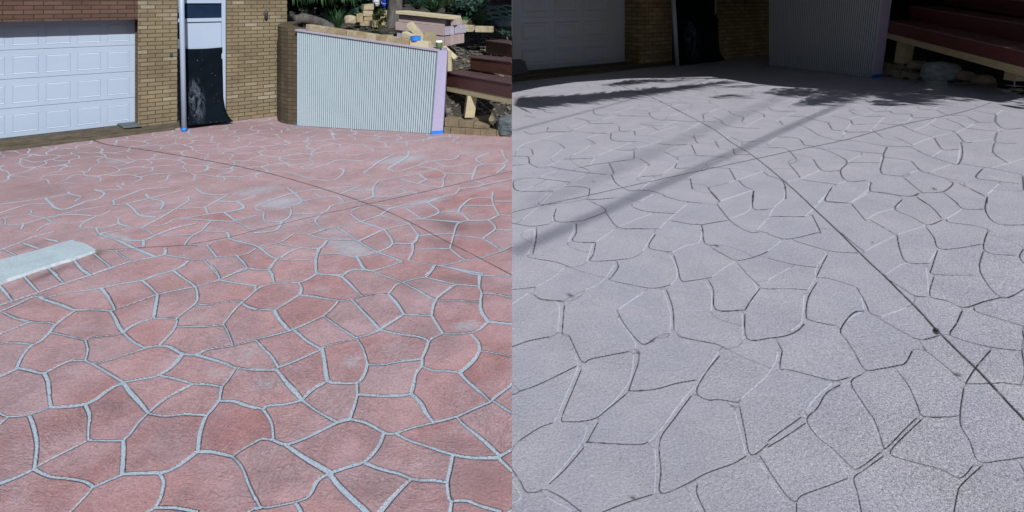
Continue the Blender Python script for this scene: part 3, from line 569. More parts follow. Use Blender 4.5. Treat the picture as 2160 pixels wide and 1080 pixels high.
ground_mesh('driveway', g, z, {'joint':chan,'groove_shade':cr2,'dust':dust,'grime_shade':grime_shade,'tone':np.clip(.75*st1+.25*ne,0,1),'turn':st2}, red_mat())
# ---- grey half
def grey_mat():
    t = NT('grey_coated_paving'); v = t.co()
    cr, ar, grit_glint, stain = (t.attr(k) for k in ('groove_shade','lit_arris','grit_glint','stain'))
    n1 = t.noise(1.7, 5, .6, .5)
    c = t.mix(t.mapr(n1, .38, .66), (.388,.392,.452), (.435,.424,.475))
    n2 = t.noise(130, 5, .8); n4 = t.noise(70, 6, .85, .3)
    a = t.math('MULTIPLY', t.math('SUBTRACT', n4, .5), t.math('ADD', .9, t.math('MULTIPLY', grit_glint, 3.4)))
    g = t.math('ADD', 1., a)
    c = t.mix(1., c, t.n('CombineColor', i_Red=g, i_Green=g, i_Blue=g).outputs[0], 'MULTIPLY')
    sp = t.math('MULTIPLY', t.mapr(t.noise(190, 3, .8), .60, .72), t.math('ADD', .18, t.math('MULTIPLY', grit_glint, 1.0)), clamp=True)
    c = t.mix(sp, c, (.78,.80,.88))
    c = t.mix(t.math('MULTIPLY', t.math('MULTIPLY', ar, t.mapr(t.noise(30, 4, .7), .35, .6, .35, 1.)), .9), c, (.70,.74,.83))  # sunlit joint edges painted as pale lines
    c = t.mix(t.math('MULTIPLY', cr, t.mapr(t.noise(14, 3, .6), .30, .46, .55, 1.), clamp=True), c, (.016,.016,.022))  # shaded joint edges painted dark, together with the saw cuts
    c = t.mix(t.math('MULTIPLY', stain, .5), c, (.12,.12,.15))
    mp2 = t.n('Mapping'); t.l(v, mp2.inputs[0]); mp2.inputs['Scale'].default_value = (1.3,1,1); mp2.inputs['Rotation'].default_value = (0,0,R(20))
    r = t.math('MULTIPLY', t.noise(16, 6, .75, 2.4, mp2.outputs[0]), t.mapr(t.noise(1.6, 3, .6), .42, .62, .15, .9))
    hgt = t.math('ADD', r, t.math('ADD', t.math('MULTIPLY', n2, .5), t.math('MULTIPLY', n4, .45)))
    t.bump(hgt, .011)
    return t.fin(c, .46, .45)
pxs = np.unique(np.concatenate([[1080.], np.arange(1081,2170,STEP), np.arange(2172,2700,5.)]))
pys = np.concatenate([np.arange(100,620,.8), np.arange(620,1110,STEP), np.arange(1112,1500,12.)])
g = make_grid(pxs, pys); PX, PY, X, Y = g
ar = np.zeros(X.shape); cr = np.zeros(X.shape); cut = np.zeros(X.shape)
for k, t in RD.items(): stamp(g, to_ground(t), .002, None, cr, .05, .0019, side=False, cramp=2.8)
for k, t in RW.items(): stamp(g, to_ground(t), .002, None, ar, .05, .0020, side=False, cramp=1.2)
ve, vs = voro(X, Y, .62, 8.1); gsv = np.sqrt((STEP*Y/F)**2*.5+(.8*Y*Y/(F*H))**2*.5)
mask = np.clip((232-PY)/10, 0, 1); mask = np.maximum(mask, np.clip((PX-2164)/6, 0, 1)); mask = np.maximum(mask, np.clip((PY-1086)/6, 0, 1))
vcr = np.exp(-(ve/np.maximum(.003, gsv*.45))**2)*np.clip((.008/np.maximum(gsv,.004))**.7, 0, 1)
vcr *= np.clip(.3+.9*(.5+.5*np.sin(X*2.1+np.sin(Y*1.3))*np.sin(Y*1.7)), 0, 1)
cr = np.maximum(cr*(1-mask), vcr*mask)
LN = [l_ for d_ in (RD, RW) for t_ in d_.values() for l_ in to_ground(t_)]
PTS = np.array([(p_[0], p_[1], i_) for i_, l_ in enumerate(LN) for p_ in l_]); CON = []
for i_, l_ in enumerate(LN):
    for p_, q_ in ((l_[0], l_[min(2,len(l_)-1)]), (l_[-1], l_[max(-3,-len(l_))])):
        dd_ = np.hypot(PTS[:,0]-p_[0], PTS[:,1]-p_[1]); dd_[PTS[:,2] == i_] = 9
        if dd_.min() < .02: continue
        fx, fy = p_[0]-q_[0], p_[1]-q_[1]; fl_ = math.hypot(fx, fy)+1e-6
        cs_ = ((PTS[:,0]-p_[0])*fx+(PTS[:,1]-p_[1])*fy)/(fl_*(dd_+1e-6))
        sc_ = np.where((cs_ > .35) & (dd_ < .42), dd_*(1.6-cs_*.6), 9); k_ = int(sc_.argmin())
        if sc_[k_] < 8:
            m_ = (p_[0]+fx/fl_*dd_[k_]*.5, p_[1]+fy/fl_*dd_[k_]*.5); e_ = (PTS[k_,0], PTS[k_,1])
            CON.append([tuple((1-a)**2*p_[j]+2*a*(1-a)*m_[j]+a*a*e_[j] for j in (0,1)) for a in (0,.25,.5,.75,1)])
con = np.zeros(X.shape); stamp(g, CON, .002, None, con, .05, .0018, side=False, cramp=.62); cr = np.maximum(cr, con*(1-mask))
for o_ in CUTR: stamp(g, to_ground(o_), .006, None, cut, .06, .0062, side=False, cramp=3.0)
for o_ in CUTR2: stamp(g, to_ground(o_), .003, None, cut, .05, .0026, side=False, cramp=1.6)
cut = np.clip(cut, 0, 1)
cut = np.maximum(cut, np.clip(1.6*blob(PX, PY, 1974, 698, 8, 6, 40, 4), 0, 1))
for (a, b, r1) in ((1203,622,5),(1512,518,3),(1346,743,3),(1840,512,2),(1375,718,3),(1335,1050,5),(1545,856,3),(2140,1080,3),(1252,383,2),(2020,790,5),(1970,398,3)):
    cr = np.maximum(cr, .8*blob(PX, PY, a, b, r1*1.6, r1*.7, 20))
grit_glint = .28+.72*np.clip((PX-1560)/480*.55 + np.clip((PY-430)/650,0,1)*.55*np.clip((PX-1500)/500,0,1), 0, 1)*np.clip((PY-205)/160,0,1)  # coating speckle; its rise to lower right paints in sun glitter
stain = np.zeros(X.shape)
dome = np.clip(cr, 0, 1)
z = -.0012*np.clip(cr,0,1)-.003*cut+.001*ar + .004*np.sin(X*1.1)*np.sin(Y*.9+1)+.0015*np.sin(X*9+Y*3)*np.sin(Y*11)
ground_mesh('driveway', g, z, {'groove_shade':np.maximum(cr,cut),'lit_arris':ar,'grit_glint':grit_glint,'stain':stain}, grey_mat())
# ---- wide ground under everything
bm = bmesh.new(); vs_ = [bm.verts.new(p) for p in ((-150,-120,-.06),(150,-120,-.06),(150,200,-.06),(-150,200,-.06))]; bm.faces.new(vs_)
tag(bm_obj('ground', bm, simple('dull_ground', (.16,.155,.15), (.11,.105,.10), .5, .9)), kind='structure')
# ---- rendered concrete strip on the red driveway
bm = bmesh.new()
top = [G(-70,568,.022), G(0,548,.022), G(153,506,.022), G(175,512,.022), G(203,526,.022), G(165,540,.022), G(100,560,.022), G(0,593,.022), G(-60,613,.022)]
def dens(pts, n=7, j=.008):
    o = []
    for i, p in enumerate(pts):
        q = pts[(i+1) % len(pts)]
        for k in range(n): o.append(p.lerp(q, k/n)+Vector((random.uniform(-j,j), random.uniform(-j,j), 0)))
    return o
tp = dens(top); v1 = [bm.verts.new(p) for p in tp]; c0 = sum(tp, Vector())/len(tp)
v2 = [bm.verts.new(Vector((p.x+(p.x-c0.x)*.02, p.y+(p.y-c0.y)*.03, -.01))) for p in tp]
bm.faces.new(v1)
for i in range(len(tp)): bm.faces.new((v1[i], v2[i], v2[(i+1)%len(tp)], v1[(i+1)%len(tp)]))
bmesh.ops.recalc_face_normals(bm, faces=bm.faces[:])
tag(bm_obj('concrete_strip', bm, M['concrete']), kind='structure')
# ================================================================ LEFT HOUSE
def garage_door(parent, pl, u0, u1, z0, z1, d, cols, pw, zs, mat, off=.01):
    root = bm0 = bmesh.new()
    k = 0
    for i in range(len(zs)-1):
        wbox(bm0, pl, u0, u1, zs[i]+.003, zs[i+1]-.003, d, d+.04, .004)
    wbox(bm0, pl, u0, u1, z0, z1, d+.03, d+.07)
    door = bm_obj('garage_door', bm0, mat, parent)
    for i in range(len(zs)-1):
        h = zs[i+1]-zs[i]
        for c in cols:
            if c+pw/2 > u1-.02 or c-pw/2 < u0: continue
            b = bmesh.new(); a0, a1 = c-pw/2, c+pw/2; b0, b1 = zs[i]+h*.16, zs[i]+h*.80
            o = []
            for ins, dd in ((0,d-.001),(.012*off/.01,d-off*1.3),(.028*off/.01,d-off*.9),(.045*off/.01,d-off*.2),(.065*off/.01,d-off*.9)):
                o.append([b.verts.new(pl.pt(*q, dd)) for q in ((a0+ins,b0+ins),(a1-ins,b0+ins),(a1-ins,b1-ins),(a0+ins,b1-ins))])
            for r1, r2 in zip(o, o[1:]):
                for j in range(4): b.faces.new((r1[j], r1[(j+1)%4], r2[(j+1)%4], r2[j]))
            b.faces.new(o[-1]); bmesh.ops.recalc_face_normals(b, faces=b.faces[:])
            bm_obj('panel', b, mat, door)
    return door
pL = Plane((-7.91,8.42),(-5.99,9.87), 11.46); uvL = (pL.t, pL.n)
uP0 = pL.u(291); uP1 = pL.u(374); uD1 = pL.u(478); uE = pL.u(600); uG0 = pL.u(-260)
house = empty('brick_house', pL.pt(uP0,0,.3), 'yellow brick house with white panelled garage door, sunlit beside red paving', 'house')
bm = bmesh.new(); wbox(bm, pL, uP0, uP1, .02, 3.6, 0, .45); bm_obj('wall', bm, M['brick'], house, uvt=uvL)
bm = bmesh.new(); wbox(bm, pL, uD1, uE+.05, 0, 3.6, 0, .45); bm_obj('wall', bm, M['brick'], house, uvt=uvL)
bm = bmesh.new(); wbox(bm, pL, uG0, uP0, 1.965, 3.6, .002, .45); tag(bm_obj('wall', bm, M['brick_red'], house, uvt=uvL), 'red brown brick course above the garage door')
bm = bmesh.new(); wbox(bm, pL, uP1, uD1, 2.45, 3.6, .003, .45); bm_obj('wall', bm, M['brick'], house, uvt=uvL)
bm = bmesh.new(); wbox(bm, pL, uG0, uE+.3, 3.62, 3.78, -.75, .5); bm_obj('eave', bm, M['soffit'], house)
bm = bmesh.new(); wbox(bm, pL, uG0, uE+.3, 3.78, 6.2, .0, .5); bm_obj('upper_wall', bm, M['brick_red'], house, uvt=uvL)
c0, c3 = pL.u(54,.35), pL.u(249.5,.35); pit = (c3-c0)/3
garage_door(house, pL, uG0, uP0+.02, .10, 1.965, .34, [c3-pit*k for k in range(9)], pit*.79, [.10+.466*k for k in range(5)], M['door'], .004)
bm = bmesh.new(); wbox(bm, pL, uP0-.03, uP0-.004, .1, 1.96, .30, .338); bm_obj('door_jamb', bm, M['brick_side'], house, uvt=uvL)
# small light sensor and wall lamp
bm = bmesh.new(); wbox(bm, pL, pL.u(358.5), pL.u(364), *sorted((pL.at(361,111).z, pL.at(361,119).z)), -.03, 0, .004); bm_obj('light_sensor', bm, M['plate'], house)
p = pL.at(561.5,30,-.05); bm = bmesh.new(); lathe(bm, (p.x,p.y,p.z-.09), [(.012,0),(.03,.02),(.036,.09),(.03,.15),(.012,.17)], 12); wbox(bm, pL, pL.u(560), pL.u(563), p.z-.03, p.z+.03, -.04, 0)
bm_obj('wall_lamp', bm, M['plate'], house, True)
# entry door with transom
dz = lambda px, py, d=.1: pL.at(px, py, d).z
ed = .12
bm = bmesh.new(); wbox(bm, pL, uP1, uP1+.015, 0, 2.44, ed-.03, ed+.05, .004); wbox(bm, pL, uD1-.07, uD1, 0, 2.44, ed-.03, ed+.05, .004)
wbox(bm, pL, uP1+.015, uD1-.07, dz(420,46,ed), dz(420,38.5,ed), ed-.02, ed+.05, .003); wbox(bm, pL, uP1+.05, uD1-.07, 2.24, 2.44, ed-.02, ed+.05, .003)
fr = bm_obj('door_frame', bm, M['white'], house)
bm = bmesh.new(); wbox(bm, pL, uP1+.05, uD1-.07, dz(420,38.5,ed), 2.24, ed+.01, ed+.03); bm_obj('pane', bm, M['glass'], fr)
bm = bmesh.new(); wbox(bm, pL, uP1+.05, uD1-.07, .02, dz(420,46,ed), ed+.012, ed+.045, .003); bm_obj('door', bm, M['white'], house)
# black plastic sheet
def sheet(name, pl, topL, topR, rows, label, n=26):
    bm = bmesh.new(); lay = bm.loops.layers.uv.new('UVMap'); grid = []
    for j in range(n+1):
        v = j/n; row = []
        for i in range(15):
            u = i/14
            xl = np.interp(v, [r[0] for r in rows], [r[1] for r in rows]); yl = np.interp(v, [r[0] for r in rows], [r[2] for r in rows])
            xr = np.interp(v, [r[0] for r in rows], [r[3] for r in rows]); yr = np.interp(v, [r[0] for r in rows], [r[4] for r in rows])
            d = np.interp(v, [r[0] for r in rows], [r[5] for r in rows]) + .022*math.sin(u*9+v*3)*v+.007*math.sin(u*23+v*17+2*math.sin(v*9))+.006*math.sin(v*31+u*11)
            q = pl.at(xl+(xr-xl)*u, yl+(yr-yl)*u + 2.0*math.sin(u*math.pi)*(1-v), float(d)); q.z = max(q.z, .012)
            row.append((bm.verts.new(q), (u, 1-v)))
        grid.append(row)
    for j in range(n):
        for i in range(14):
            f = bm.faces.new([grid[j+1][i][0], grid[j+1][i+1][0], grid[j][i+1][0], grid[j][i][0]])
            for l, q in zip(f.loops, (grid[j+1][i], grid[j+1][i+1], grid[j][i+1], grid[j][i])): l[lay].uv = q[1]
    o = bm_obj(name, bm, M['plastic'], None, True)
    md = o.modifiers.new('s', 'SOLIDIFY'); md.thickness = .004
    return tag(o, label, 'plastic sheet')
sheet('plastic_sheet', pL, 0, 0, [(0,371,102.5,469,99.5,.085),(.35,373,160,470,158,.08),(.65,375,205,471,205,.06),(.85,377,236,476,232,.0),(.95,378,254,483,247,-.12),(1,379,266,492,256,-.28)],
      'black plastic sheet with pale dust smears hung over the sunlit white entry door')
# step in front of the garage
bm = bmesh.new(); wbox(bm, pL, uG0, uP1+.05, -.05, .10, -.03, .55, .01); wbox(bm, pL, uG0, uP1-.05, -.05, .045, -.17, -.028, .01)
wbox(bm, pL, uP1+.05, uD1+.1, -.05, .03, -.06, .4, .008)
tag(bm_obj('garage_step', bm, M['kerb']), kind='structure')
# board lying on the step
bm = bmesh.new(); a = [P(247,263.5,9.35), P(260,271,9.12), P(298,267,9.36), P(284,259.5,9.6)]
zb = .112
a = [Vector((q.x*(H-zb)/(H-q.z), q.y*(H-zb)/(H-q.z), zb)) for q in a]
slab(bm, [a[0],a[1],a[2],a[3]], (0,0,.028), .004)
tag(bm_obj('floor_board', bm, M['slate']), 'small grey board lying on the step at the right end of the white garage door', 'board')
# post with tape
def post(base, topx, r, mat, label, taped, ht=3.6, group=None):
    e = empty('porch_post', base, label, 'post')
    top = Vector((topx, base.y, ht)); bm = bmesh.new(); tube(bm, [base, base.lerp(top,.5), top], r, 16); bm_obj('pole', bm, mat, e, True)
    if taped:
        bm = bmesh.new(); tube(bm, [base, base+(top-base).normalized()*.055], r+.003, 16); bm_obj('masking_tape', bm, M['tape'], e, True)
    return e
b = G(388.5,276.5); post(b, (b.x/b.y*1150+1080-5.5*1.57-1080)/1150*b.y, .042, M['white'], 'slim white round post with blue tape at its foot, on the red paving', True)
# ---- curved brick retaining wall
bm = bmesh.new()
pts = [(-4.62,11.05),(-4.56,10.85),(-4.54,10.62),(-4.48,10.42),(-4.34,10.24),(-4.15,10.10),(-3.93,10.02)]
sm = []
for i in range(len(pts)-1):
    for k in range(4): sm.append((pts[i][0]+(pts[i+1][0]-pts[i][0])*k/4, pts[i][1]+(pts[i+1][1]-pts[i][1])*k/4))
sm.append(pts[-1]); lay = bm.loops.layers.uv.new('UVMap'); prev = None; ul = 0
for i, q in enumerate(sm):
    if i: ul += math.hypot(q[0]-sm[i-1][0], q[1]-sm[i-1][1])
    zt = 1.86-.10*i/len(sm); r_ = [bm.verts.new((q[0],q[1],0)), bm.verts.new((q[0],q[1],zt)), bm.verts.new((q[0]+.2,q[1]+.22,zt)), bm.verts.new((q[0]+.2,q[1]+.22,0))]
    if prev:
        for k in range(3):
            f = bm.faces.new((prev[0][k], r_[k], r_[k+1], prev[0][k+1]))
            for l in f.loops: l[lay].uv = (prev[1] if l.vert in prev[0] else ul, l.vert.co.z if k == 0 else .03)
    prev = (r_, ul)
bmesh.ops.recalc_face_normals(bm, faces=bm.faces[:])
tag(bm_obj('retaining_wall', bm, M['brick_side']), 'dark curved brick retaining wall joining the house to the pale ribbed wall', 'wall')
# ================================================================ RIBBED SCREEN WALLS
def ribbed(pl, u0, u1, zt0, zt1, ribs, mat, depth, label, capd=.02, endw=.0, tapeh=.05, fan=0.):
    root = empty('ribbed_wall', pl.pt((u0+u1)/2, 0, 0), label, 'wall')
    zt = lambda u: zt0+(zt1-zt0)*(u-u0)/(u1-u0)
    fu = lambda u, z: u+(u-u0)*fan*z/zt1
    bm = bmesh.new(); w_ = (u1-u0)/ribs; gd = w_*.30
    for i in range(ribs):
        a, b = u0+i*w_, u0+(i+1)*w_-w_*.27
        prof = [(a, gd), (a+w_*.10, 0), (b-w_*.10, 0), (b, gd)]
        for k in range(3):
            (ua,da),(ub,db) = prof[k], prof[k+1]
            bm.faces.new([bm.verts.new(pl.pt(fu(q[0],q[1]),q[1],q[2])) for q in ((ua,.006,da),(ub,.006,db),(ub,zt(ub)-.012,db),(ua,zt(ua)-.012,da))])
    bm_obj('cladding', bm, mat, root)
    bm = bmesh.new(); slab(bm, [pl.pt(u0,0,gd), pl.pt(u1,0,gd), pl.pt(fu(u1,zt1),zt(u1)-.014,gd), pl.pt(u0,zt(u0)-.014,gd)], pl.n*(depth-gd)); bm_obj('backing', bm, M['groove'], root)
    bm = bmesh.new(); slab(bm, [pl.pt(u0-.02,zt0-.012,-.025), pl.pt(fu(u1,zt1)-.01,zt1-.012,-.025), pl.pt(fu(u1,zt1)-.01,zt1+.022,-.025), pl.pt(u0-.02,zt0+.022,-.025)], pl.n*(depth+.03), .004)
    bm_obj('cap_board', bm, M['lilac_top'], root)
    return root, zt
a_, b_ = G(625,265.5), G(912,282.5)
pC = Plane((a_.x,a_.y),(b_.x,b_.y)); u0, u1 = pC.u(626.5), pC.u(913)
zt0, zt1 = pC.at(627,64).z, pC.at(921,107).z
rw, zt = ribbed(pC, u0, u1, zt0, zt1, 64, M['clad'], .42, 'pale green vertical ribbed garden wall with stone blocks along its sloping top', fan=.043)
q = [pC.pt(u1-.012,.0,-.03), G(934,281.5), None, None]
rg = q[1]; tr = P(943.5,107.5, rg.y+.0)
tl = pC.pt(u1+(u1-u0)*.043-.012, zt1+.01, -.03)
bm = bmesh.new(); slab(bm, [q[0], rg, tr, tl], Vector((-.02,.30,0)), .003); bm_obj('end_board', bm, M['lilac'], rw)
bm = bmesh.new(); k = .055/1.4
slab(bm, [q[0]+Vector((-.004,-.006,0)), rg+Vector((.006,-.006,0)), rg.lerp(tr,k)+Vector((.006,-.006,0)), q[0].lerp(tl,k)+Vector((-.004,-.006,0))], Vector((0,.30,0))); bm_obj('masking_tape', bm, M['tape'], rw)
bm = bmesh.new(); wbox(bm, pC, u0-.012, u0+.012, 0, .035, -.01, .05); bm_obj('masking_tape', bm, M['tape'], rw)
# blocks on the top of the wall
xs = [(645,661),(661,678),(678,695),(695,730),(731,751),(751,771),(771,793),(793,815),(815,838.5),(838.5,862.5),(864,903.5)]
cols = [M['sandpale'], M['sand']]
for i, (xa, xb) in enumerate(xs):
    ua, ub = pC.u(xa,.03), pC.u(xb,.03)
    if i == len(xs)-1: lab = 'long pale pine block under the blue tape roll on the wall top'
    elif i == 0: lab = 'tan block at the high left end of the row on the ribbed wall'
    else:
        lab = ['', 'palest yellow block, second from the high left end of the wall row', 'narrow tan block just left of the longest stone block on the ribbed wall', 'longest stone block in the row on the ribbed wall',
               'tan block just right of the longest stone block on the ribbed wall','yellow block just left of the dark stained middle block','dark stained tan block in the middle of the wall top row',
               'orange tinted block right of the dark stained middle block','brownish block third from the right end of the wall top row','yellow block touching the long pine block at the wall end'][i]
    bm = bmesh.new(); za = zt(ua)+.024; zb_ = zt(ub)+.024; hh = .105
    slab(bm, [pC.pt(ua+.002,za,.03), pC.pt(ub-.002,zb_,.03), pC.pt(ub-.002,zb_+hh,.03), pC.pt(ua+.002,za+hh,.03)], pC.n*(.15+.02*random.random()), .006)
    tag(bm_obj('stone_block' if i < 10 else 'timber_block', bm, M['timber_top'] if i == 10 else cols[i % 2 if i != 1 else 0]), lab, 'block', 'blocks laid along the ribbed wall top' if i < 10 else None)
# blue tape roll, cup
p = P(876.5,85,9.52); bm = bmesh.new()
lathe(bm, (p.x,p.y,p.z), [(.052,0),(.088,0),(.088,.075),(.052,.075)], 28, False); 
tag(bm_obj('tape_roll', bm, M['tape'], None, False), 'roll of blue masking tape standing on the pale pine block', 'tape roll')
zc = zt(pC.u(926,.12))+.022; p = pC.at(926,100,.10); cu = empty('coffee_cup', (p.x,p.y,zc), 'green takeaway cup with white lid at the end of the ribbed wall', 'cup')
bm = bmesh.new(); lathe(bm, (p.x,p.y,zc), [(.045,0),(.050,.03),(.060,.12)], 24); bm_obj('cup_body', bm, M['cup'], cu, True)
bm = bmesh.new(); lathe(bm, (p.x,p.y,zc+.12), [(.066,0),(.066,.012),(.058,.018),(.056,.034),(.048,.036)], 24); bm_obj('lid', bm, M['lid'], cu, True)
# ================================================================ GARDEN TERRAIN (left)
def sst(x, a, b): 
    t = min(max((x-a)/(b-a), 0), 1); return t*t*(3-2*t)
def zl(x, y):
    hi = np.interp(y, [9.5,10.4,12,14,17,22,40], [1.38,1.43,1.58,1.85,2.22,2.75,4.5])
    lo = np.interp(y, [9.2,9.5,10.0,10.6,11.3,12.5,14,17,22,40], [.03,.16,.50,.85,1.10,1.42,1.78,2.2,2.75,4.5])
    k = sst(x, -1.55, -1.15)
    yl = 9.35+(x+1.3)*(-.2)
    z = hi*(1-k)+lo*k + .05*mnoise.noise(Vector((x*2.1,y*2.1,0)))+.03*mnoise.noise(Vector((x*6,y*6,3)))
    return z
def terrain(name, x0, x1, y0, y1, st, fn, inside):
    bm = bmesh.new(); nx = int((x1-x0)/st)+1; ny = int((y1-y0)/st)+1; V = {}
    for j in range(ny+1):
        for i in range(nx+1):
            x = x0+(x1-x0)*i/nx; y = y0+(y1-y0)*j/ny
            V[i,j] = bm.verts.new((x, y, fn(x,y)))
    for j in range(ny):
        for i in range(nx):
            x = x0+(x1-x0)*(i+.5)/nx; y = y0+(y1-y0)*(j+.5)/ny
            if inside(x, y): bm.faces.new((V[i,j],V[i+1,j],V[i+1,j+1],V[i,j+1]))
    for v in [v for v in bm.verts if not v.link_faces]: bm.verts.remove(v)
    return tag(bm_obj(name, bm, M['soil'], None, True), kind='structure')
uLim = pC
def inL(x, y):
    q = Vector((x,y,0)); d = q.dot(pC.n)-pC.c
    if x > -1.2: return y > 9.60-.22*(x+1.2)
    if x < -4.5: return y > 11.05 and q.dot(pL.n)-pL.c > .5
    if x < -3.9: return y > 10.45
    return d > .36
terrain('garden_bed', -9, -.004, 9.0, 34, .13, zl, inL)
# ---- retaining stones under the left bench
def blocks(spec, dv, labf, group, mat):
    for i, (pa, pb, h0, h1, z0) in enumerate(spec):
        bm = bmesh.new()
        slab(bm, [Vector((pa.x,pa.y,z0)), Vector((pb.x,pb.y,z0)), Vector((pb.x,pb.y,z0+h1)), Vector((pa.x,pa.y,z0+h0))], dv, .008)
        tag(bm_obj('retaining_stone', bm, mat), labf[i], 'stone', group)
gb = lambda px, py=None: G(px, np.interp(px, [935,1080], [281.5,289.6]) if py is None else py)
sp = []
for xa, xb in ((936,949.5),(950.5,980.5),(981.5,1012),(1013,1046),(1047,1079.6)): sp.append((gb(xa), gb(xb), .115, .11, -.01))
back = Vector((.05,.30,0))
blocks(sp, back, ['small bottom stone beside the lilac wall end with blue tape','bottom course stone just left of the steel foot of the bench post','bottom course stone directly below the steel bench foot',
                  'bottom course stone between the bench foot and the grey boulder','bottom course stone in front of the grey boulder'], 'bottom course stones below the bench', M['retain'])
sp = []
for (xa, xb, h0, h1) in ((937,966.5,.15,.13),(967.5,997,.12,.11),(998,1031,.09,.05)):
    a, b = gb(xa), gb(xb); o = Vector((0,.05,0)); sp.append((a+o, b+o, h0, h1, .108))
blocks(sp, back, ['upper course stone touching the lilac end board','upper course stone under the steel foot of the bench post','thin upper course stone between bench foot and grey boulder'], 'upper course stones below the bench', M['retain'])
bm = bmesh.new(); rock(bm, P(1022,252,9.62), (.21,.10,.085), .2, 3, 4); bm.normal_update(); tag(bm_obj('rock', bm, M['retain'], None, True), 'rounded brown stone between the bench post and the grey boulder', 'rock')
bm = bmesh.new(); rock(bm, P(1083,266,9.30), (.29,.20,.18), .3, 4, 9, cut=-.004); tag(bm_obj('boulder', bm, M['boulder'], None, True), 'blue grey boulder at the paving edge under the pale bench bearer', 'boulder')
# ================================================================ BENCHES
def face(bm, A, B, zA0, zA1, zB0, zB1, dv, bev=.004):   # long board between two plan points
    slab(bm, [Vector((A.x,A.y,zA0)), Vector((B.x,B.y,zB0)), Vector((B.x,B.y,zB1)), Vector((A.x,A.y,zA1))], dv, bev)
TWO = ''
def bench(pxA, pxB, ZA, ZB, top, bot, bearer, depth, label, nb=3, side=-1, seatgap=.012):
    A = P(pxA, top[0], ZA); B = P(pxB, top[1], ZB); t = (B-A); t.z = 0; t.normalize(); n = Vector((-t.y, t.x, 0))
    if n.y < 0: n = -n
    if n.y*0+side < 0 and False: n = -n
    e = empty('timber_bench', (A+B)/2, label, 'bench')
    zA1, zB1 = A.z, B.z; zA0 = P(pxA, bot[0], ZA).z; zB0 = P(pxB, bot[1], ZB).z
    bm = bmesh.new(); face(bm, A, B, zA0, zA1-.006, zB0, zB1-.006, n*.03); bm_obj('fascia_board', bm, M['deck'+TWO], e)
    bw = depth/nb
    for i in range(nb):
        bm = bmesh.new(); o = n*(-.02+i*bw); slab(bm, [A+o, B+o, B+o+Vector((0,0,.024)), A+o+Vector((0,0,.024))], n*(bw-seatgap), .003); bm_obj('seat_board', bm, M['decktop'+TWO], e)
    if bearer:
        a0 = P(pxA, bearer[0], ZA).z; b0 = P(pxB, bearer[1], ZB).z; o = n*.012
        bm = bmesh.new(); face(bm, A+o, B+o, a0, zA0-.004, b0, zB0-.004, n*.06); bm_obj('bearer', bm, M['timber'+TWO], e)
    return e, A, B, t, n
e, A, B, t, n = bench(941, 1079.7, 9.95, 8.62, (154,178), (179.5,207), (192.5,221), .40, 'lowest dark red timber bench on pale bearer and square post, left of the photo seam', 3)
def legpost(e, c0, c1, d, wd, zfoot, mat=None):
    bm = bmesh.new(); ax = Vector((wd/2,.02,0)); ay = Vector((-.02,wd/2,0)); 
    hexa(bm, [c0-ax-ay, c0+ax-ay, c1+ax-ay, c1-ax-ay, c0-ax+ay, c0+ax+ay, c1+ax+ay, c1-ax+ay], .006); lg = bm_obj('leg', bm, M['timber'+TWO], e)
    bm = bmesh.new(); tube(bm, [Vector((c0.x,c0.y,zfoot)), c0], .014, 10)
    for zz in (zfoot, c0.z-.008): hexa(bm, [Vector((c0.x+a*wd*.42, c0.y+b*wd*.42, zz+c)) for c in (0,) for a,b in ((-1,-1),(1,-1))] + [Vector((c0.x+a*wd*.42, c0.y-wd*.42, zz+.008)) for a in (1,-1)] + [Vector((c0.x+a*wd*.42, c0.y+wd*.42, zz)) for a in (-1,1)] + [Vector((c0.x+a*wd*.42, c0.y+wd*.42, zz+.008)) for a in (1,-1)])
    bm_obj('foot_bracket', bm, M['steel'], lg)
legpost(e, P(989,246,9.52), P(995,201,9.52), 0, .165, P(989,259,9.52).z)
bm = bmesh.new(); slab(bm, [P(938,214,10.2), P(965,209,10.2), P(965,189,10.2), P(938,189,10.2)], (.2,.4,0), .004); bm_obj('cross_bearer', bm, M['timber'], e)
bench(992, 1079.7, 10.3, 9.49, (122,132.5), (146,160), None, .42, 'middle dark red timber bench, second step up from the red paving', 3)
bench(1025, 1079.7, 11.3, 10.35, (87,95), (111,121.5), None, .42, 'highest and shortest dark red timber bench on the left garden bank', 3)
# post behind the end board, pale offcuts
bm = bmesh.new(); slab(bm, [P(944,150,9.75), P(952,150,9.75), P(952.5,108,9.75), P(945,108,9.75)], (.01,.07,0), .003); tag(bm_obj('timber_stake', bm, M['timber']), 'short pine stake standing right behind the lilac wall end', 'stake')
# ---- pile of painted sleepers
pk = Plane(*[(q.x,q.y) for q in (P(834,60,11.2), P(936,60,10.75))])
def sleeper(bm, x0, x1, yt0, yb0, yt1, yb1, depth, d=0, bev=.006):
    slab(bm, [pk.at(x0,yb0,d), pk.at(x1,yb1,d), pk.at(x1,yt1,d), pk.at(x0,yt0,d)], pk.n*depth, bev)
grp = 'pink painted sleepers in the pile'
def slp(name, label, mat, *a, group=grp, **k):
    bm = bmesh.new(); sleeper(bm, *a, **k); return tag(bm_obj(name, bm, mat), label, 'sleeper', group)
slp('sleeper', 'pink sleeper directly under the pale plank, top of the pile', M['pinkblock'], 841,937,31,45.5,40,55.8,.26)
slp('sleeper', 'second layer pink sleeper with a crack, wider than the one above', M['pinkblock'], 834,936,45.8,63,56.2,75.5,.24, d=-.02)
slp('sleeper', 'lilac ended sleeper at the front right of the second layer', M['pinkend'], 937,951,56.2,75,55,73.5,.22, d=-.02)
slp('sleeper', 'lilac ended sleeper set back at the right end of the second layer', M['pinkend'], 959,972,53.5,71.5,52,70,.22, d=.10)
slp('sleeper', 'bottom layer pink sleeper behind the paper cup', M['pinkblock'], 916,936,75,97,76,98,.26, d=.0)
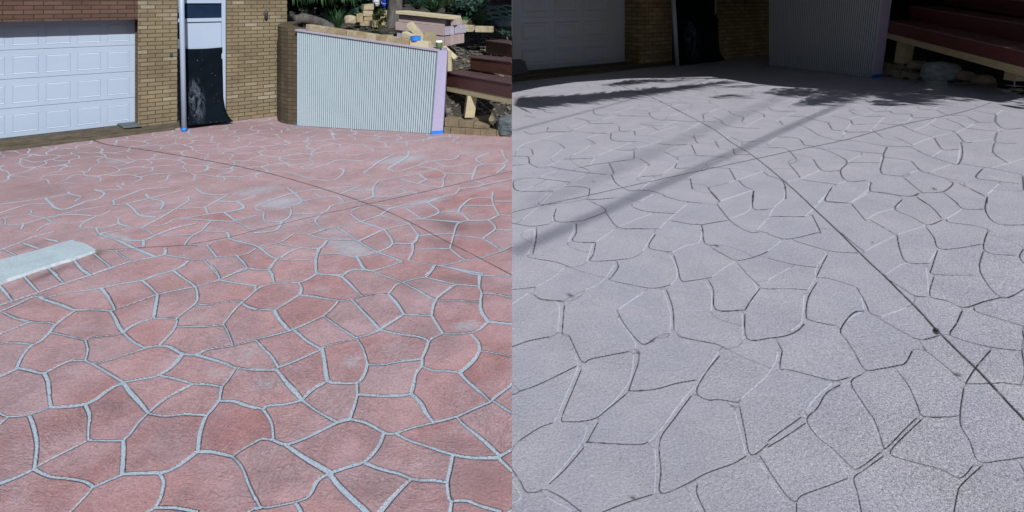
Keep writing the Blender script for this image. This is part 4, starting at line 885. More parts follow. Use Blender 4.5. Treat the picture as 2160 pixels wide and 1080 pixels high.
slp('sleeper', 'bottom layer grey brown sleeper end right of the cup', M['pinkblock'], 937,951.5,76,98,74,96,.22, d=.0)
slp('sleeper', 'bottom right grey brown sleeper next to the rubble slope', M['pinkblock'], 952.5,968,74,95,72,92,.22, d=.05)
slp('sleeper', 'bottom left lilac sleeper behind the yellow timber wedge', M['pinkend'], 837,915,64,84,74,96,.2, d=.03)
slp('sleeper', 'small pink grey sleeper at the right just under the plank end', M['pinkblock'], 951,964,41,54,38,52.5,.2, d=.06)
bm = bmesh.new(); fl, frr = pk.at(834.5,29,-.09), pk.at(950.3,41,-.09); up = Vector((0,0,.062))
slab(bm, [fl, frr, frr+up, fl+up], pk.n*.42, .004); tag(bm_obj('plank', bm, M['timber_top']), 'pale pine plank lying across the top of the pink sleeper pile', 'plank')
bm = bmesh.new(); slab(bm, [P(907,97,10.25), P(914,96,10.2), P(871,45,10.55), P(866,52,10.55)], (-.10,.05,-.03), .003); tag(bm_obj('plank', bm, M['timber_top']), 'pale pine board leaning diagonally against the pink sleepers', 'plank')
bm = bmesh.new(); slab(bm, [P(893,86,10.3), P(915,97,10.2), P(914,69,10.2), P(895,70,10.35)], (.03,.18,0), .004); tag(bm_obj('timber_offcut', bm, M['timber']), 'square pine offcut between leaning board and paper cup', 'offcut')
bm = bmesh.new(); slab(bm, [P(848,84,10.2), P(868,87,10.1), P(868,76,10.1), P(848,67,10.2)], (.04,.25,.0), .003); tag(bm_obj('timber_offcut', bm, M['timber_top']), 'pale timber wedge just left of the blue tape roll', 'offcut')
bm = bmesh.new(); slab(bm, [P(932,99,9.9), P(957,125,9.7), P(965,119,9.7), P(940,96,9.95)], (0,.03,-.03), .002); tag(bm_obj('timber_offcut', bm, M['timber_top']), 'thin pale board lying on rubble right of the lilac end board', 'offcut')
bm = bmesh.new(); slab(bm, [P(964,50,12.2), P(996,52,12), P(995,43.5,12), P(964,42,12.2)], (0,.10,0), .003); tag(bm_obj('timber_offcut', bm, M['timber']), 'pine beam end pointing right from behind the sleeper pile', 'offcut')
for (xa,xb,ya,yb,Z,lab) in ((975,1000.5,52,67,11.4,'mottled sandstone block right of the sleeper pile'),(1002,1039,55,68,11.2,'long pale sandstone block in front of the grass clump')):
    bm = bmesh.new(); slab(bm, [P(xa,yb,Z), P(xb,yb+.6,Z), P(xb,ya+1,Z), P(xa,ya,Z)], (.02,.16,0), .012); tag(bm_obj('stone_block', bm, M['sandpale']), lab, 'stone block', 'sandstone blocks on the garden bank')
# ---- rocks and block stack on the left of the bank
def rblock(px, py, Z, w_, h_, rot, mat, label, name='stone_block', dz_=0.):
    c = P(px, py, Z); bm = bmesh.new(); ww, hh = w_/F*Z/2, h_/F*Z/2
    q = [Vector((a*ww, b*ww*.7, c2*hh)) for b in (-1,1) for a, c2 in ((-1,-1),(1,-1),(1,1),(-1,1))]
    cs, sn = math.cos(rot), math.sin(rot)
    q = [c+Vector((v.x*cs-v.y*sn+random.uniform(-.01,.01), v.x*sn+v.y*cs, v.z+random.uniform(-.012,.012))) for v in q]
    hexa(bm, q, .012)
    return tag(bm_obj(name, bm, mat), label, 'stone block', 'stone blocks stacked beside the tree')
rblock(776,14.5,12.6,22,12,.6,M['sandpale'],'topmost pale stone block of the stack left of the tree')
rblock(775,28.5,12.6,22,11.5,.45,M['sandpale'],'second stone block down in the stack left of the tree')
rblock(776,39.5,12.6,17,9.5,.3,M['sand'],'third stone block down in the stack left of the tree')
rblock(758,38,12.5,13,20,.5,M['sand'],'upright tan stone block at the left side of the stack')
rblock(769,50,12.2,17,11,-.3,M['sandpale'],'rough broken stone lying at the foot of the stack')
rblock(793,50,12.5,14,16,.2,M['sand'],'darker stone block behind the yellow green seedling')
rblock(812,27,12.9,13,10,.2,M['sand'],'tan block capping the pillar beside the tree trunk')
rblock(810,43,12.9,15,21,.2,M['sand'],'tall tan block of the pillar beside the tree trunk')
bm = bmesh.new(); rock(bm, P(740,43,12.3), (.14,.12,.11), .3, 3, 14); tag(bm_obj('rock', bm, M['sandpale'], None, True), 'angular pale rock between grass tuft and stone stack', 'rock')
bm = bmesh.new(); rock(bm, P(812,77,10.6), (.15,.10,.04), .4, 3, 24); tag(bm_obj('rock', bm, M['sand'], None, True), 'flat rock just behind the blocks on the ribbed wall', 'rock')
# log
bm = bmesh.new(); tube(bm, [P(622,42,11.6), P(640,40,11.8), P(660,44,11.7), P(684,52,11.4), P(700,60,11.1)], [.10,.13,.12,.11,.07], 12); 
tag(bm_obj('fallen_log', bm, M['bark'], None, True), 'mossy grey fallen log behind the high end of the ribbed wall', 'log')
# pots, bucket
p = P(793.5,14,13.6); bk = empty('flower_pot', p, 'white and mauve striped pot left of the blue bucket', 'pot')
bm = bmesh.new(); lathe(bm, p, [(.06,0),(.085,.05),(.10,.16),(.105,.17),(.09,.175)], 20); bm_obj('pot_body', bm, M['lid'], bk, True)
for zz, rr in ((.045,.0845),(.095,.092)):
    bm = bmesh.new(); lathe(bm, (p.x,p.y,p.z+zz), [(rr,0),(rr+.004,.003),(rr+.007,.025),(rr+.003,.028)], 20, False); bm_obj('stripe_band', bm, M['lilac_top'], bk, True)
p = P(812.5,19,13.2); bk = empty('bucket', p, 'bright blue plastic bucket left of the tree trunk', 'bucket')
bm = bmesh.new(); lathe(bm, p, [(.075,0),(.085,.10),(.095,.20),(.102,.205),(.102,.225),(.088,.225),(.08,.02)], 24, True); bm_obj('bucket_body', bm, M['bucket'], bk, True)
bm = bmesh.new(); tube(bm, [p+Vector((-.10,-.02,.2)), p+Vector((-.06,-.08,.14)), p+Vector((0,-.11,.12)), p+Vector((.06,-.08,.14)), p+Vector((.10,-.02,.2))], .005, 6); bm_obj('handle', bm, M['lid'], bk, True)
# ---- plants
def blades(bm, c, n, ln, w0, spread, droop, rot0=0, seg=5):
    for i in range(n):
        a = random.random()*2*math.pi; s_ = random.uniform(.25,1)*spread; L = ln*random.uniform(.6,1.1)
        d = Vector((math.cos(a)*s_, math.sin(a)*s_, 1)).normalized(); side = d.cross(Vector((0,0,1))).normalized() if abs(d.z) < .999 else Vector((1,0,0))
        p = Vector(c)+Vector((random.uniform(-.05,.05),random.uniform(-.05,.05),0))*ln; pr = None
        for k in range(seg+1):
            ww = w0*(1-k/seg)**.7+.0006; v = [bm.verts.new(p-side*ww), bm.verts.new(p+side*ww)]
            if pr: bm.faces.new((pr[0], pr[1], v[1], v[0]))
            pr = v; d = (d+Vector((0,0,-droop*(k+1)/seg))+Vector((random.uniform(-.08,.08),random.uniform(-.08,.08),0))).normalized(); p = p+d*L/seg
def tuft(name, c, n, ln, w0, spread, droop, mat, label, cat='plant'):
    bm = bmesh.new(); blades(bm, c, n, ln, w0, spread, droop); return tag(bm_obj(name, bm, mat), label, cat)
def leaves(bm, c, rad, n, size, clump=6, cut=None, asp=.45):
    cl = [Vector((random.gauss(0,.42), random.gauss(0,.42), random.gauss(0,.42))) for _ in range(clump)]
    for i in range(n):
        q = random.choice(cl)+Vector((random.gauss(0,.22), random.gauss(0,.22), random.gauss(0,.22)))
        p = Vector((c[0]+q.x*rad[0], c[1]+q.y*rad[1], c[2]+q.z*rad[2])); s = size*random.uniform(.5,1.3)
        d = Vector((random.gauss(0,1), random.gauss(0,1), random.gauss(0,.7)-.2)).normalized(); sd = d.cross(Vector((random.gauss(0,1),random.gauss(0,1),random.gauss(0,1)))).normalized()*s*asp
        vs = [p, p+d*s*.5+sd, p+d*s, p+d*s*.5-sd]
        if cut is not None and any(v.x > cut for v in vs): continue
        bm.faces.new([bm.verts.new(v) for v in vs])
tuft('grass_tuft', P(713,61,11.6), 150, .52, .006, .75, .35, M['leaf_mid'], 'bright green grass tuft directly behind the ribbed wall', 'grass tuft')
tuft('grass_tuft', P(1014,55,11.8), 150, .46, .006, .75, .4, M['leaf_mid'], 'grass clump behind the long pale sandstone block', 'grass tuft')
tuft('flax_plant', P(915,26,13.2), 130, .85, .016, 1.5, .35, M['leaf_mid'], 'strappy green flax plant behind the pale plank', 'plant')
tuft('flax_plant', P(948,26,13.4), 60, .7, .014, 1.3, .35, M['leaf_yel'], 'yellowish strappy plant behind the right end of the plank', 'plant')
tuft('flax_plant', P(880,20,13.6), 80, .7, .012, 1.4, .35, M['leaf_blue'], 'dark strappy plant between tree trunk and flax', 'plant')
bm = bmesh.new(); c = P(798,66,11.5)
for i in range(9): blades(bm, (c.x+random.uniform(-.1,.1), c.y, c.z), 3, .42, .006, .25, .1)
leaves(bm, P(802,34,11.5), (.16,.10,.16), 130, .07); tag(bm_obj('seedling', bm, M['leaf_yel']), 'yellow green seedling in front of the stone pillar', 'plant')
def shrub(px, py, Z, rad, n, size, mat, label, cut=None, name='shrub', stemh=.5):
    c = P(px, py, Z); e = empty(name, (c.x, c.y, zl(c.x,c.y)), label, 'shrub')
    bm = bmesh.new(); tube(bm, [Vector((c.x,c.y,zl(c.x,c.y)-.05)), Vector((c.x+.03,c.y,(c.z+zl(c.x,c.y))/2)), c], [.03,.022,.012], 7); bm_obj('stem', bm, M['bark'], e, True)
    bm = bmesh.new(); leaves(bm, c, rad, n, size, 9, cut); bm_obj('foliage', bm, mat, e)
shrub(640,-14,12.6,(.7,.5,.42),1300,.16,M['leaf_dark'],'very dark broad shrub behind the log, nearest the house')
shrub(705,-6,13.6,(.8,.6,.55),1500,.15,M['leaf_dark'],'dark shrub behind the bright green grass tuft')
shrub(745,-2,13.2,(.4,.35,.42),800,.13,M['leaf_blue'],'blue green shrub left of the stone stack')
shrub(1000,12,13.9,(.7,.5,.30),1300,.10,M['leaf_blue'],'low blue green shrub right of the flax plants', cut=-.02)
shrub(970,45,12.8,(.30,.25,.14),420,.06,M['leaf_mid'],'small green weed patch behind the beam end', name='weed')
shrub(1068,66,11.6,(.22,.2,.07),300,.05,M['leaf_blue'],'low weeds beside the highest left bench', cut=-.01, name='weed')
shrub(770,-22,15.5,(.8,.5,.5),900,.14,M['leaf_dark'],'dark shrub far behind the striped pot')
shrub(875,-25,16.5,(1.4,.6,.55),1300,.14,M['leaf_dark'],'dark shrub far behind the tree trunk')
# palm hanging over the retaining wall
e = empty('palm', P(655,60,12.9), 'palm with long drooping fronds beside the brick house', 'palm')
bm = bmesh.new(); b0 = P(655,50,12.9); hd = P(650,-66,12.6); tube(bm, [b0, b0.lerp(hd,.5), hd], [.11,.09,.08], 12); bm_obj('trunk', bm, M['bark'], e, True)
def frond(bm, c, a, el, L, lw=.30, n=30, droop=1.6):
    d = Vector((math.cos(a)*math.cos(el), math.sin(a)*math.cos(el), math.sin(el))); p = Vector(c)
    for k in range(n):
        f = k/n; q = p+d*L/n
        side = d.cross(Vector((0,0,1))).normalized(); wl_ = lw*math.sin(math.pi*min(f*1.05+.08,1))
        for s_ in (-1,1):
            tip = q+side*s_*wl_*.75+d*wl_*.55+Vector((0,0,-wl_*.55)); o = d*.012
            bm.faces.new([bm.verts.new(v) for v in (q-o, q+o, tip)])
        d = (d+Vector((0,0,-droop/n))).normalized(); p = q
    return
bm = bmesh.new()
for i in range(13): frond(bm, hd, 2*math.pi*i/13+.2, random.uniform(.1,.8), random.uniform(1.0,1.5))
bm_obj('crown', bm, M['leaf_mid'], e)
for (px, py, Z, n_, L_, lab) in ((668,-14,12.2,70,.62,'arching green fronds hanging in at the top edge above the fallen log'),(612,-10,11.9,60,.55,'arching green fronds hanging in beside the brick house corner'),(726,-8,12.8,50,.5,'arching green fronds above the bright green grass tuft')):
    bm = bmesh.new(); blades(bm, P(px, py, Z), n_, L_, .014, 2.6, .95, seg=7); tag(bm_obj('fern', bm, M['leaf_mid']), lab, 'fern')
# tree trunk + crown far above the picture
e = empty('tree', P(834,60,12.9), 'grey barked tree standing behind the pink sleeper pile', 'tree')
bm = bmesh.new(); tube(bm, [P(833,66,12.9), P(834,50,12.9), P(833,30,12.9), P(834,5,12.9), P(834,-60,12.9), P(828,-170,12.9), P(830,-300,12.9)], [.30,.23,.185,.165,.16,.15,.11], 16)
tube(bm, [P(832,-140,12.9), P(800,-220,13), P(760,-300,13.3)], [.09,.07,.04], 8); tube(bm, [P(832,-150,12.9), P(880,-240,13.2), P(900,-310,13.6)], [.09,.07,.04], 8)
o = bm_obj('trunk', bm, M['bark'], e, True)
bm = bmesh.new(); leaves(bm, P(832,-330,13.2), (2.2,1.6,1.1), 2200, .22, 16); bm_obj('crown', bm, M['leaf_mid'], e)
# hoses
HL = [w_+' strand of the green hose heap behind the grass clump' for w_ in ('farthest','second farthest','third farthest','fourth farthest','middle','fourth nearest','third nearest','second nearest','nearest')]
for i in range(9):
    bm = bmesh.new(); y0 = 12+i*3.4+random.uniform(-1,1); Z0 = 13.2-i*.13; pts = []
    for k in range(9):
        px = 1026+k*6.6; pts.append(P(min(px,1079.3), y0+5*math.sin(k*.7+i*1.9)+k*.5, Z0+.05*math.sin(k+i)))
    tube(bm, pts, .016, 7)
    tag(bm_obj('garden_hose', bm, M['hose'], None, True), HL[i], 'hose')
bm = bmesh.new(); tube(bm, [P(1040,44,11.9), P(1042,52,11.8), P(1055,58,11.7), P(1079.2,57,11.6)], .02, 8); tag(bm_obj('garden_hose', bm, M['cable'], None, True), 'thicker black hose in front of the tangled green hoses', 'hose')
bm = bmesh.new(); rock(bm, P(1066,50,12.1), (.26,.2,.10), .2, 3, 31, cut=-.004); tag(bm_obj('rock', bm, M['boulder'], None, True), 'flat grey rock under the tangled hoses', 'rock')
# far timber fence
fe = empty('timber_fence', (-1.5,17.5,2.0), 'brown paling fence far behind the tangled hoses', 'fence')
for i in range(26):
    bm = bmesh.new(); x = -3.6+i*.138; hexa(bm, [Vector(q) for q in ((x,17.4,1.8),(x+.13,17.4,1.8),(x+.13,17.4,3.4),(x,17.4,3.4),(x,17.42,1.8),(x+.13,17.42,1.8),(x+.13,17.42,3.4),(x,17.42,3.4))]); bm_obj('paling', bm, M['bark'], fe)
# rubble and mulch on the bank near the benches (nobody could count it)
bm = bmesh.new()
for i in range(1500):
    x = random.uniform(-4.0,-.03); y = random.uniform(9.5,12.8)
    if not inL(x,y): continue
    if x < -1.5 and random.random() < .4: continue
    z = zl(x,y); a = random.random()*6.28; s = random.uniform(.01,.045)*(1.4 if x > -1.6 else .8); th = s*random.uniform(.15,.5)
    ax = Vector((math.cos(a), math.sin(a), random.uniform(-.4,.4)))*s; ay = Vector((-math.sin(a), math.cos(a), random.uniform(-.3,.3)))*s*random.uniform(.2,.7)
    c = Vector((min(x,-.06),y,z+.01)); hexa(bm, [c-ax-ay, c+ax-ay, c+ax-ay+Vector((0,0,th)), c-ax-ay+Vector((0,0,th)), c-ax+ay, c+ax+ay, c+ax+ay+Vector((0,0,th)), c-ax+ay+Vector((0,0,th))])
tag(bm_obj('rubble', bm, simple('rubble_chips', (.19,.175,.15), (.06,.055,.05), 9, .9)), 'loose stone and bark chips scattered over the garden bank', 'rubble', kind='stuff')
LEFTSET = set(o.name for o in sc.objects)
# ================================================================ RIGHT HOUSE (in shade)
pR = Plane((0,15.23),(5.54,19.07), 12.68); uvR = (pR.t, pR.n)
vP0, vP1, vD1, vE = pR.u(1349), pR.u(1418), pR.u(1517), pR.u(1700); vG0 = pR.u(1080,.7)+.002
hR = empty('brick_house', pR.pt(vP0,0,.3), 'brick house in deep shade with white garage door beside grey paving', 'house')
def xcut(bm):   # keep everything of this house on its own side of the boundary
    for v in bm.verts: v.co.x = max(v.co.x, .002)
bm = bmesh.new(); wbox(bm, pR, vP0, vP1, .02, 3.4, 0, .8); bm_obj('wall', bm, M['brick2'], hR, uvt=uvR)
bm = bmesh.new(); wbox(bm, pR, vD1, vE, 0, 3.4, 0, .8); bm_obj('wall', bm, M['brick2'], hR, uvt=uvR)
bm = bmesh.new(); wbox(bm, pR, pR.u(1080)+.01, vP0, 3.2, 3.4, .002, .8); xcut(bm); bm_obj('wall', bm, M['brick2'], hR, uvt=uvR)
bm = bmesh.new(); wbox(bm, pR, vP1, vD1, 3.0, 3.4, .003, .8); bm_obj('wall', bm, M['brick2'], hR, uvt=uvR)
cA, cB = pR.u(1310.5,.7), pR.u(1194,.7); pt_ = (cA-cB)/2
pit = pt_
garage_door(hR, pR, vG0, vP0+.02, .15, 3.2, .68, [cA-pit*k for k in range(9)], pit*.80, [.15+.81*k for k in range(5)], M['door2'], .02)
bm = bmesh.new(); wbox(bm, pR, vP1, vP1+.07, 0, 3.0, .15, .3, .005); wbox(bm, pR, vD1-.12, vD1, 0, 3.0, .1, .3, .005); fr2 = bm_obj('door_frame', bm, M['door2'], hR)
bm = bmesh.new(); wbox(bm, pR, vP1+.07, vD1-.12, 0, 3.0, .2, .28); bm_obj('door', bm, M['glass'], hR)
sheet('plastic_sheet', pR, 0, 0, [(0,1421,-30,1512,-30,.12),(.4,1422,40,1512,38,.10),(.75,1424,95,1516,90,.06),(.9,1426,122,1519,112,-.05),(1,1428,138,1530,127,-.4)],
      'black plastic sheet with a faint dust smear in the shaded doorway of the grey driveway')
bm = bmesh.new(); wbox(bm, pR, pR.u(1080)+.15, vP1+.02, -.05, .15, -.02, .95, .01); wbox(bm, pR, pR.u(1080,-.2)+.02, vP1-.05, -.05, .07, -.17, -.018, .01); xcut(bm)
tag(bm_obj('garage_step', bm, M['kerb']), kind='structure')
b = G(1428.5,140.2); post(b, (1418.5-1080)/1150*b.y-.03, .075, M['door2'], 'white round post in the shade in front of the black sheeted doorway', False, 3.35)
bm = bmesh.new(); slab(bm, [P(1081,158.5,15.6), P(1115,155,16.1), P(1106,124,16.6), P(1081,126,16.1)], (.0,.05,0), .006); tag(bm_obj('leaning_board', bm, M['slate']), 'dark grey board leaning on the shaded garage door at the seam', 'board')
# ---- ribbed wall in the shade
a_, b_ = G(1622,137.6), G(1838,164.5)
pD = Plane((a_.x,a_.y),(b_.x,b_.y)); v0, v1 = pD.u(1622), pD.u(1839)
rw2, zt2 = ribbed(pD, v0, v1, 2.75, 2.62, 58, M['clad2'], .42, 'grey vertical ribbed wall standing in deep shade', fan=.09)
vt = v1+(v1-v0)*.09*2.62/2.62; q0 = pD.pt(v1-.01,0,-.04); rg = pD.pt(v1-.01,0,.44); tr = pD.pt(vt-.01,2.62,.44); tl = pD.pt(vt-.01,2.62,-.04)
eo = pD.t*.04; q0, rg, tr, tl = q0+eo, rg+eo, tr+eo, tl+eo
bm = bmesh.new(); slab(bm, [q0, rg, tr, tl], -pD.t*.03, .004); bm_obj('end_board', bm, M['lilac2'], rw2)
bm = bmesh.new(); k = .04
slab(bm, [q0+eo*.2, rg+eo*.2, rg.lerp(tr,k)+eo*.2, q0.lerp(tl,k)+eo*.2], -pD.t*.04); bm_obj('masking_tape', bm, M['tape'], rw2)
# ---- right bank
EDG = [(1850,160),(1900,166),(1960,172),(2020,177),(2080,184),(2120,190),(2160,204),(2240,225)]
EG = [G(*q) for q in EDG]
def edgey(x): return float(np.interp(x, [q.x for q in EG][::1], [q.y for q in EG])) if EG[0].x < EG[-1].x else 0
# bank edge runs along y: use x limit as a function of y
def edgex(y):
    ys = [q.y for q in EG][::-1]; xs_ = [q.x for q in EG][::-1]
    return float(np.interp(y, ys, xs_))
def zr(x, y):
    d = max(0, (x-edgex(y))*.75+max(0, y-16.3)*.8)
    return .02+.20*sst(d,0,.25)+float(np.interp(d, [0,.6,1.6,3,6,20],[0,.12,.75,1.6,2.6,5]))+.06*mnoise.noise(Vector((x*1.6,y*1.6,5)))
def inR(x, y):
    if y > 16.6: return x > 10.9
    return x > edgex(y)+.02
terrain('garden_bed', 10.0, 26, 9.0, 32, .2, zr, inR)
def eb(px): return G(px, float(np.interp(px, [q[0] for q in EDG], [q[1] for q in EDG])))
labs = ['shaded bottom stone beside the lilac end board with blue tape','shaded bottom stone below the far bench post','shaded bottom stone left of the large grey boulder','shaded low stone right of the large grey boulder','shaded low stone midway along the grey driveway edge','shaded low stone nearest the near bench post']
for i, (xa, xb, h_) in enumerate(((1861,1874,.24),(1875,1899,.24),(1900,1938,.22),(2014,2040,.2),(2041,2072,.17),(2073,2100,.13))):
    a, b = eb(xa), eb(xb); bm = bmesh.new(); slab(bm, [a, b, b+Vector((0,0,h_)), a+Vector((0,0,h_))], Vector((.30,.12,0)), .012)
    tag(bm_obj('retaining_stone', bm, M['retain2']), labs[i], 'stone', 'edging stones of the grey driveway')
labs = ['shaded upper stone touching the lilac end board','shaded upper stone below the steel foot of the far bench post']
for i, (xa, xb) in enumerate(((1862,1888),(1889,1922))):
    a, b = eb(xa)+Vector((.06,.03,.235)), eb(xb)+Vector((.06,.03,.215)); bm = bmesh.new(); slab(bm, [a, b, b+Vector((0,0,.17)), a+Vector((0,0,.2))], Vector((.30,.12,0)), .012)
    tag(bm_obj('retaining_stone', bm, M['retain2']), labs[i], 'stone', 'upper stones below the shaded bench')
for (px,py,Z,rad,sd,mt,lab) in ((1984,152,14.9,(.46,.34,.30),3,'boulder','large rounded grey boulder in shade under the long bearer'),(1937,138,15.6,(.24,.2,.15),6,'retain','brown rounded stone left of the large grey boulder'),
        (2035,160,14.6,(.25,.2,.15),8,'retain','tan stone just right of the large grey boulder'),(2075,168,14.0,(.24,.2,.12),11,'retain','low tan stone between boulder and near bench post'),(2144,189,13.05,(.13,.10,.035),17,'sandpale','small pale flat stone on the edge of the grey driveway'),
        (2020,173,14.9,(.22,.16,.07),19,'retain','flat stone at the foot of the large grey boulder')):
    bm = bmesh.new(); rock(bm, P(px,py,Z), rad, .25, 3, sd); tag(bm_obj('boulder' if mt == 'boulder' else 'rock', bm, M[mt+'2' if mt != 'sandpale' else mt], None, True), lab, 'boulder' if mt == 'boulder' else 'rock')
TWO = '2'
e, A, B, t, n = bench(1866.5, 2230, 16.2, 11.6, (43.6,126), (68,160.5), (79.8,181), 1.0, 'lowest shaded timber bench with long knotty pine bearer', 4, seatgap=.02)
legpost(e, P(1904,133,15.9), P(1911,88,15.9), 0, .30, P(1904,143,15.9).z)
legpost(e, P(2140,169,12.9), P(2143,150,12.9), 0, .28, P(2140,181,12.9).z)
bench(1918, 2230, 16.4, 12.6, (14,64), (40,104), None, 1.0, 'middle shaded timber bench above the grey driveway', 4, seatgap=.02)
bench(1990, 2230, 16.6, 13.6, (-20,14), (8,48), None, .9, 'highest shaded timber bench cut by the top of the view', 3, seatgap=.02)
# ---- added unseen slab, its outline projected to shade the back of the grey driveway
HD = 3.45
def up(px, py, h): 
    g_ = G(px, py); return g_+S*(h/S.z)
edge = [(1080,196),(1140,184),(1215,173.5),(1320,166),(1420,163.5),(1500,162),(1545,169),(1600,178),(1660,184),(1720,187),(1800,190),(1860,193),(1920,196),(2000,202),(2060,209),(2112,217),(2160,206),(2300,196)]
fp = [up(x, y, HD) for x, y in edge]
bm = bmesh.new(); xo = S.x/S.z*HD
fp[0].x = xo-.02
poly = [Vector((p.x,p.y,HD)) for p in fp] + [Vector((26,fp[-1].y,HD)), Vector((26,30,HD)), Vector((.002,30,HD)), Vector((.002,16.2,HD)), Vector((.002, fp[0].y, HD))]
v1 = [bm.verts.new(p) for p in poly]; v2 = [bm.verts.new(p+Vector((0,0,.18))) for p in poly]
bm.faces.new(v1[::-1]); bm.faces.new(v2)
for i in range(len(poly)): bm.faces.new((v1[i], v1[(i+1)%len(poly)], v2[(i+1)%len(poly)], v2[i]))
bmesh.ops.recalc_face_normals(bm, faces=bm.faces[:])
for (px, py, Z, dx, dy) in ((2140,98,12.5,.55,.30),(2010,24,15.6,.16,.09),(2040,29,15.3,.22,.07),(1985,21,15.8,.10,.06),(1965,53,15.5,.20,.08),(1945,47,15.7,.10,.06),(2150,44,13.6,.22,.05),(2150,50,13.5,.25,.05)):  # openings cut only to throw sun patches on the benches
    q = P(px, py, Z); q = q+S*((HD-q.z)/S.z)
    lim = (q.x-dx/2, q.x+dx/2, q.y-dy/2, q.y+dy/2)
    for co_, no_ in (((lim[0],0,0),(1,0,0)),((lim[1],0,0),(1,0,0)),((0,lim[2],0),(0,1,0)),((0,lim[3],0),(0,1,0))):
        near = [f for f in bm.faces if abs(f.normal.z) > .9 and min(v.co.x for v in f.verts) < lim[1] and max(v.co.x for v in f.verts) > lim[0] and min(v.co.y for v in f.verts) < lim[3] and max(v.co.y for v in f.verts) > lim[2]]
        ge = near+list({e_ for f in near for e_ in f.edges})+list({v for f in near for v in f.verts})
        bmesh.ops.bisect_plane(bm, geom=ge, plane_co=co_, plane_no=no_)
    dead = [f for f in bm.faces if abs(f.normal.z) > .9 and lim[0]-1e-3 < f.calc_center_median().x < lim[1]+1e-3 and lim[2]-1e-3 < f.calc_center_median().y < lim[3]+1e-3]
    bmesh.ops.delete(bm, geom=dead, context='FACES')
dk = tag(bm_obj('shade_slab', bm, M['soffit']), 'added unseen slab casting shade over the rear of the grey driveway', 'deck roof')
# ---- tree whose leaves dapple the grey paving
e = empty('tree', (17.5,4.5,0), 'broad leafy tree overhanging the right side of the grey driveway', 'tree')
bm = bmesh.new(); tube(bm, [(17.5,4.5,-.1),(17.2,4.6,2),(16.5,6,3.6),(13,9.6,4.6),(9,10.4,4.8),(6,10.6,4.8),(2.5,10.4,4.8)], [.35,.28,.22,.13,.07,.035,.012], 10); bm_obj('trunk', bm, M['bark'], e, True)
bm = bmesh.new()
def dapple(cx, cy, rx, ry, ang, n, ln, wd, h0, h1):
    for i in range(n):
        r_ = math.sqrt(random.random()); a = random.random()*6.283
        x = r_*math.cos(a)*rx; y = r_*math.sin(a)*ry; ca, sa = math.cos(R(ang)), math.sin(R(ang))
        c = up(cx+x*ca-y*sa, cy+x*sa+y*ca, random.uniform(h0,h1))
        if cx+x*ca-y*sa < 1080.5: continue
        an = random.gauss(.25,.45); d = Vector((math.cos(an), math.sin(an), random.uniform(-.5,.1)))*ln*random.uniform(.5,1.2); sd = Vector((-d.y,d.x,0)).normalized()*wd
        bm.faces.new([bm.verts.new(v) for v in (c, c+d*.5+sd, c+d, c+d*.5-sd)])
for a in ((1075,217,50,8.5,-6,300),(1085,217,50,8,-6,200),(1120,214,45,7.5,-8,200),(1150,213,40,6,-8,150),(1200,208,40,6,-8,140),(1250,203,40,5,-8,130),(1300,198,40,4.5,-7,110),(1350,192,40,3.5,-7,90),(1400,187,40,2.6,-7,60),(1450,182,36,1.8,-7,36),(1500,175,30,1.5,-7,22),(1290,176,30,2.2,-8,24),(1330,172,45,2.6,-5,50),(1400,170,40,1.6,-4,20)):
    dapple(*a[:5], int(a[5]*1.8), .55, .032, 4.1, 4.5)
for a in ((1640,193,45,5,-4,55),(1690,195,60,6,-6,90),(1725,205,50,7,-16,90),(1765,201,50,7,-12,80),(1702,216,38,4,-10,34),(1780,193,55,5,0,90),(1830,197,30,5,0,40),(1850,218,20,6,0,40),(1880,203,44,9,2,130),(1905,212,36,6,5,70),(1950,203,36,4,-2,50),(1545,182,30,1.6,-5,12),(1510,203,28,1.5,-4,14),(1650,197,30,2,-8,16)):
    dapple(*a[:5], int(a[5]*1.4), .60, .035, 4.0, 4.8)
bm_obj('crown', bm, M['leaf_mid'], e)
bm = bmesh.new(); leaves(bm, (18,4.5,6.5), (3.2,3,1.6), 2600, .3, 18); bm_obj('crown', bm, M['leaf_mid'], e)
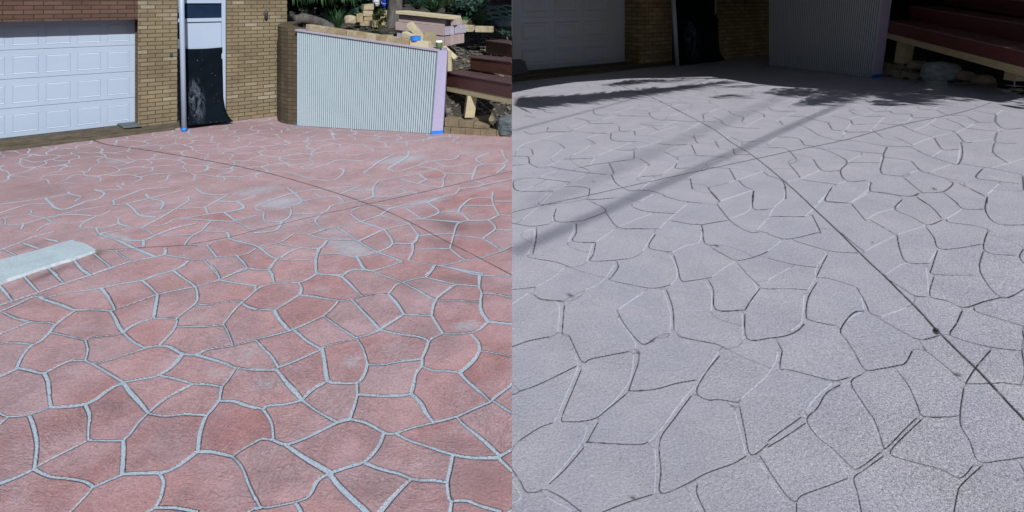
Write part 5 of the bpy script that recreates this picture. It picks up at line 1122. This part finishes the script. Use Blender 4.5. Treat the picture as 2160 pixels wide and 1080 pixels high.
# ---- overhead cables (their shadows cross the grey paving)
def cable(p0, p1, h, r, label):
    a = up(*p0, h); b = up(*p1, h); d = (b-a).normalized(); bm = bmesh.new(); tube(bm, [a, a.lerp(b,.33), a.lerp(b,.66), b, b+d*12], r, 8)
    tag(bm_obj('overhead_cable', bm, M['cable'], None, True), label, 'cable')
cable((1081,532), (1780,217), 10, .026, 'thick overhead cable high above the grey driveway')
cable((1081,276), (1365,201), 6.0, .012, 'thin overhead cable above the far left of the grey driveway')
cable((1120,432), (1500,268), 20, .022, 'high faint overhead cable very high above the grey driveway')

# ---- the two places meet at a straight boundary: trim whatever pokes over it
for o in list(sc.objects):
    if o.type != 'MESH' or o.get('kind') == 'structure' and o.name.split('.')[0] in ('ground','driveway'): continue
    off = wloc(o).x; xs_ = [v.co.x+off for v in o.data.vertices]
    if not xs_ or min(xs_) > -.002 or max(xs_) < .002: continue
    ys_ = [v.co.y for v in o.data.vertices]; nm = o.name.split('.')[0]
    if nm in ('overhead_cable','shade_slab','crown','eave','upper_wall') and max(xs_) > 1 and nm != 'eave': continue
    left = o.name in LEFTSET
    bm = bmesh.new(); bm.from_mesh(o.data)
    r_ = bmesh.ops.bisect_plane(bm, geom=bm.verts[:]+bm.edges[:]+bm.faces[:], plane_co=((-.004 if left else .004)-off,0,0), plane_no=(1,0,0), clear_outer=left, clear_inner=not left)
    ed_ = [e_ for e_ in bm.edges if e_.is_boundary]
    if nm not in ('foliage','crown'): bmesh.ops.holes_fill(bm, edges=ed_, sides=0)
    bm.to_mesh(o.data); bm.free()

for (xa, xb, yy, hh, lab) in ((-45,-16,-17,8,'unseen dark mass added to block sky behind the viewer, red driveway side'),(-15.8,16,-18,9,'unseen dark mass added to block sky directly behind the viewer'),(16.2,45,-17,8,'unseen dark mass added to block sky behind the viewer, grey driveway side')):  # unseen masses added behind the viewer to keep low sky light out
    bm = bmesh.new(); nx_ = int((xb-xa)/.8); V_ = {}
    for i in range(nx_+1):
        for j in range(12):
            a = j/11*math.pi; x = xa+(xb-xa)*i/nx_; q = Vector((x, yy+1.6*math.cos(a)*(1 if abs(math.cos(a)) < .9 else 1.05), -.1+hh*math.sin(a)**.35))
            q += Vector((0, .7, .5))*mnoise.noise(q*.8); V_[i,j] = bm.verts.new(q)
    for i in range(nx_):
        for j in range(11): bm.faces.new((V_[i,j],V_[i+1,j],V_[i+1,j+1],V_[i,j+1]))
    tag(bm_obj('sky_block', bm, M['leaf_dark'], None, True), lab, 'sky_block')
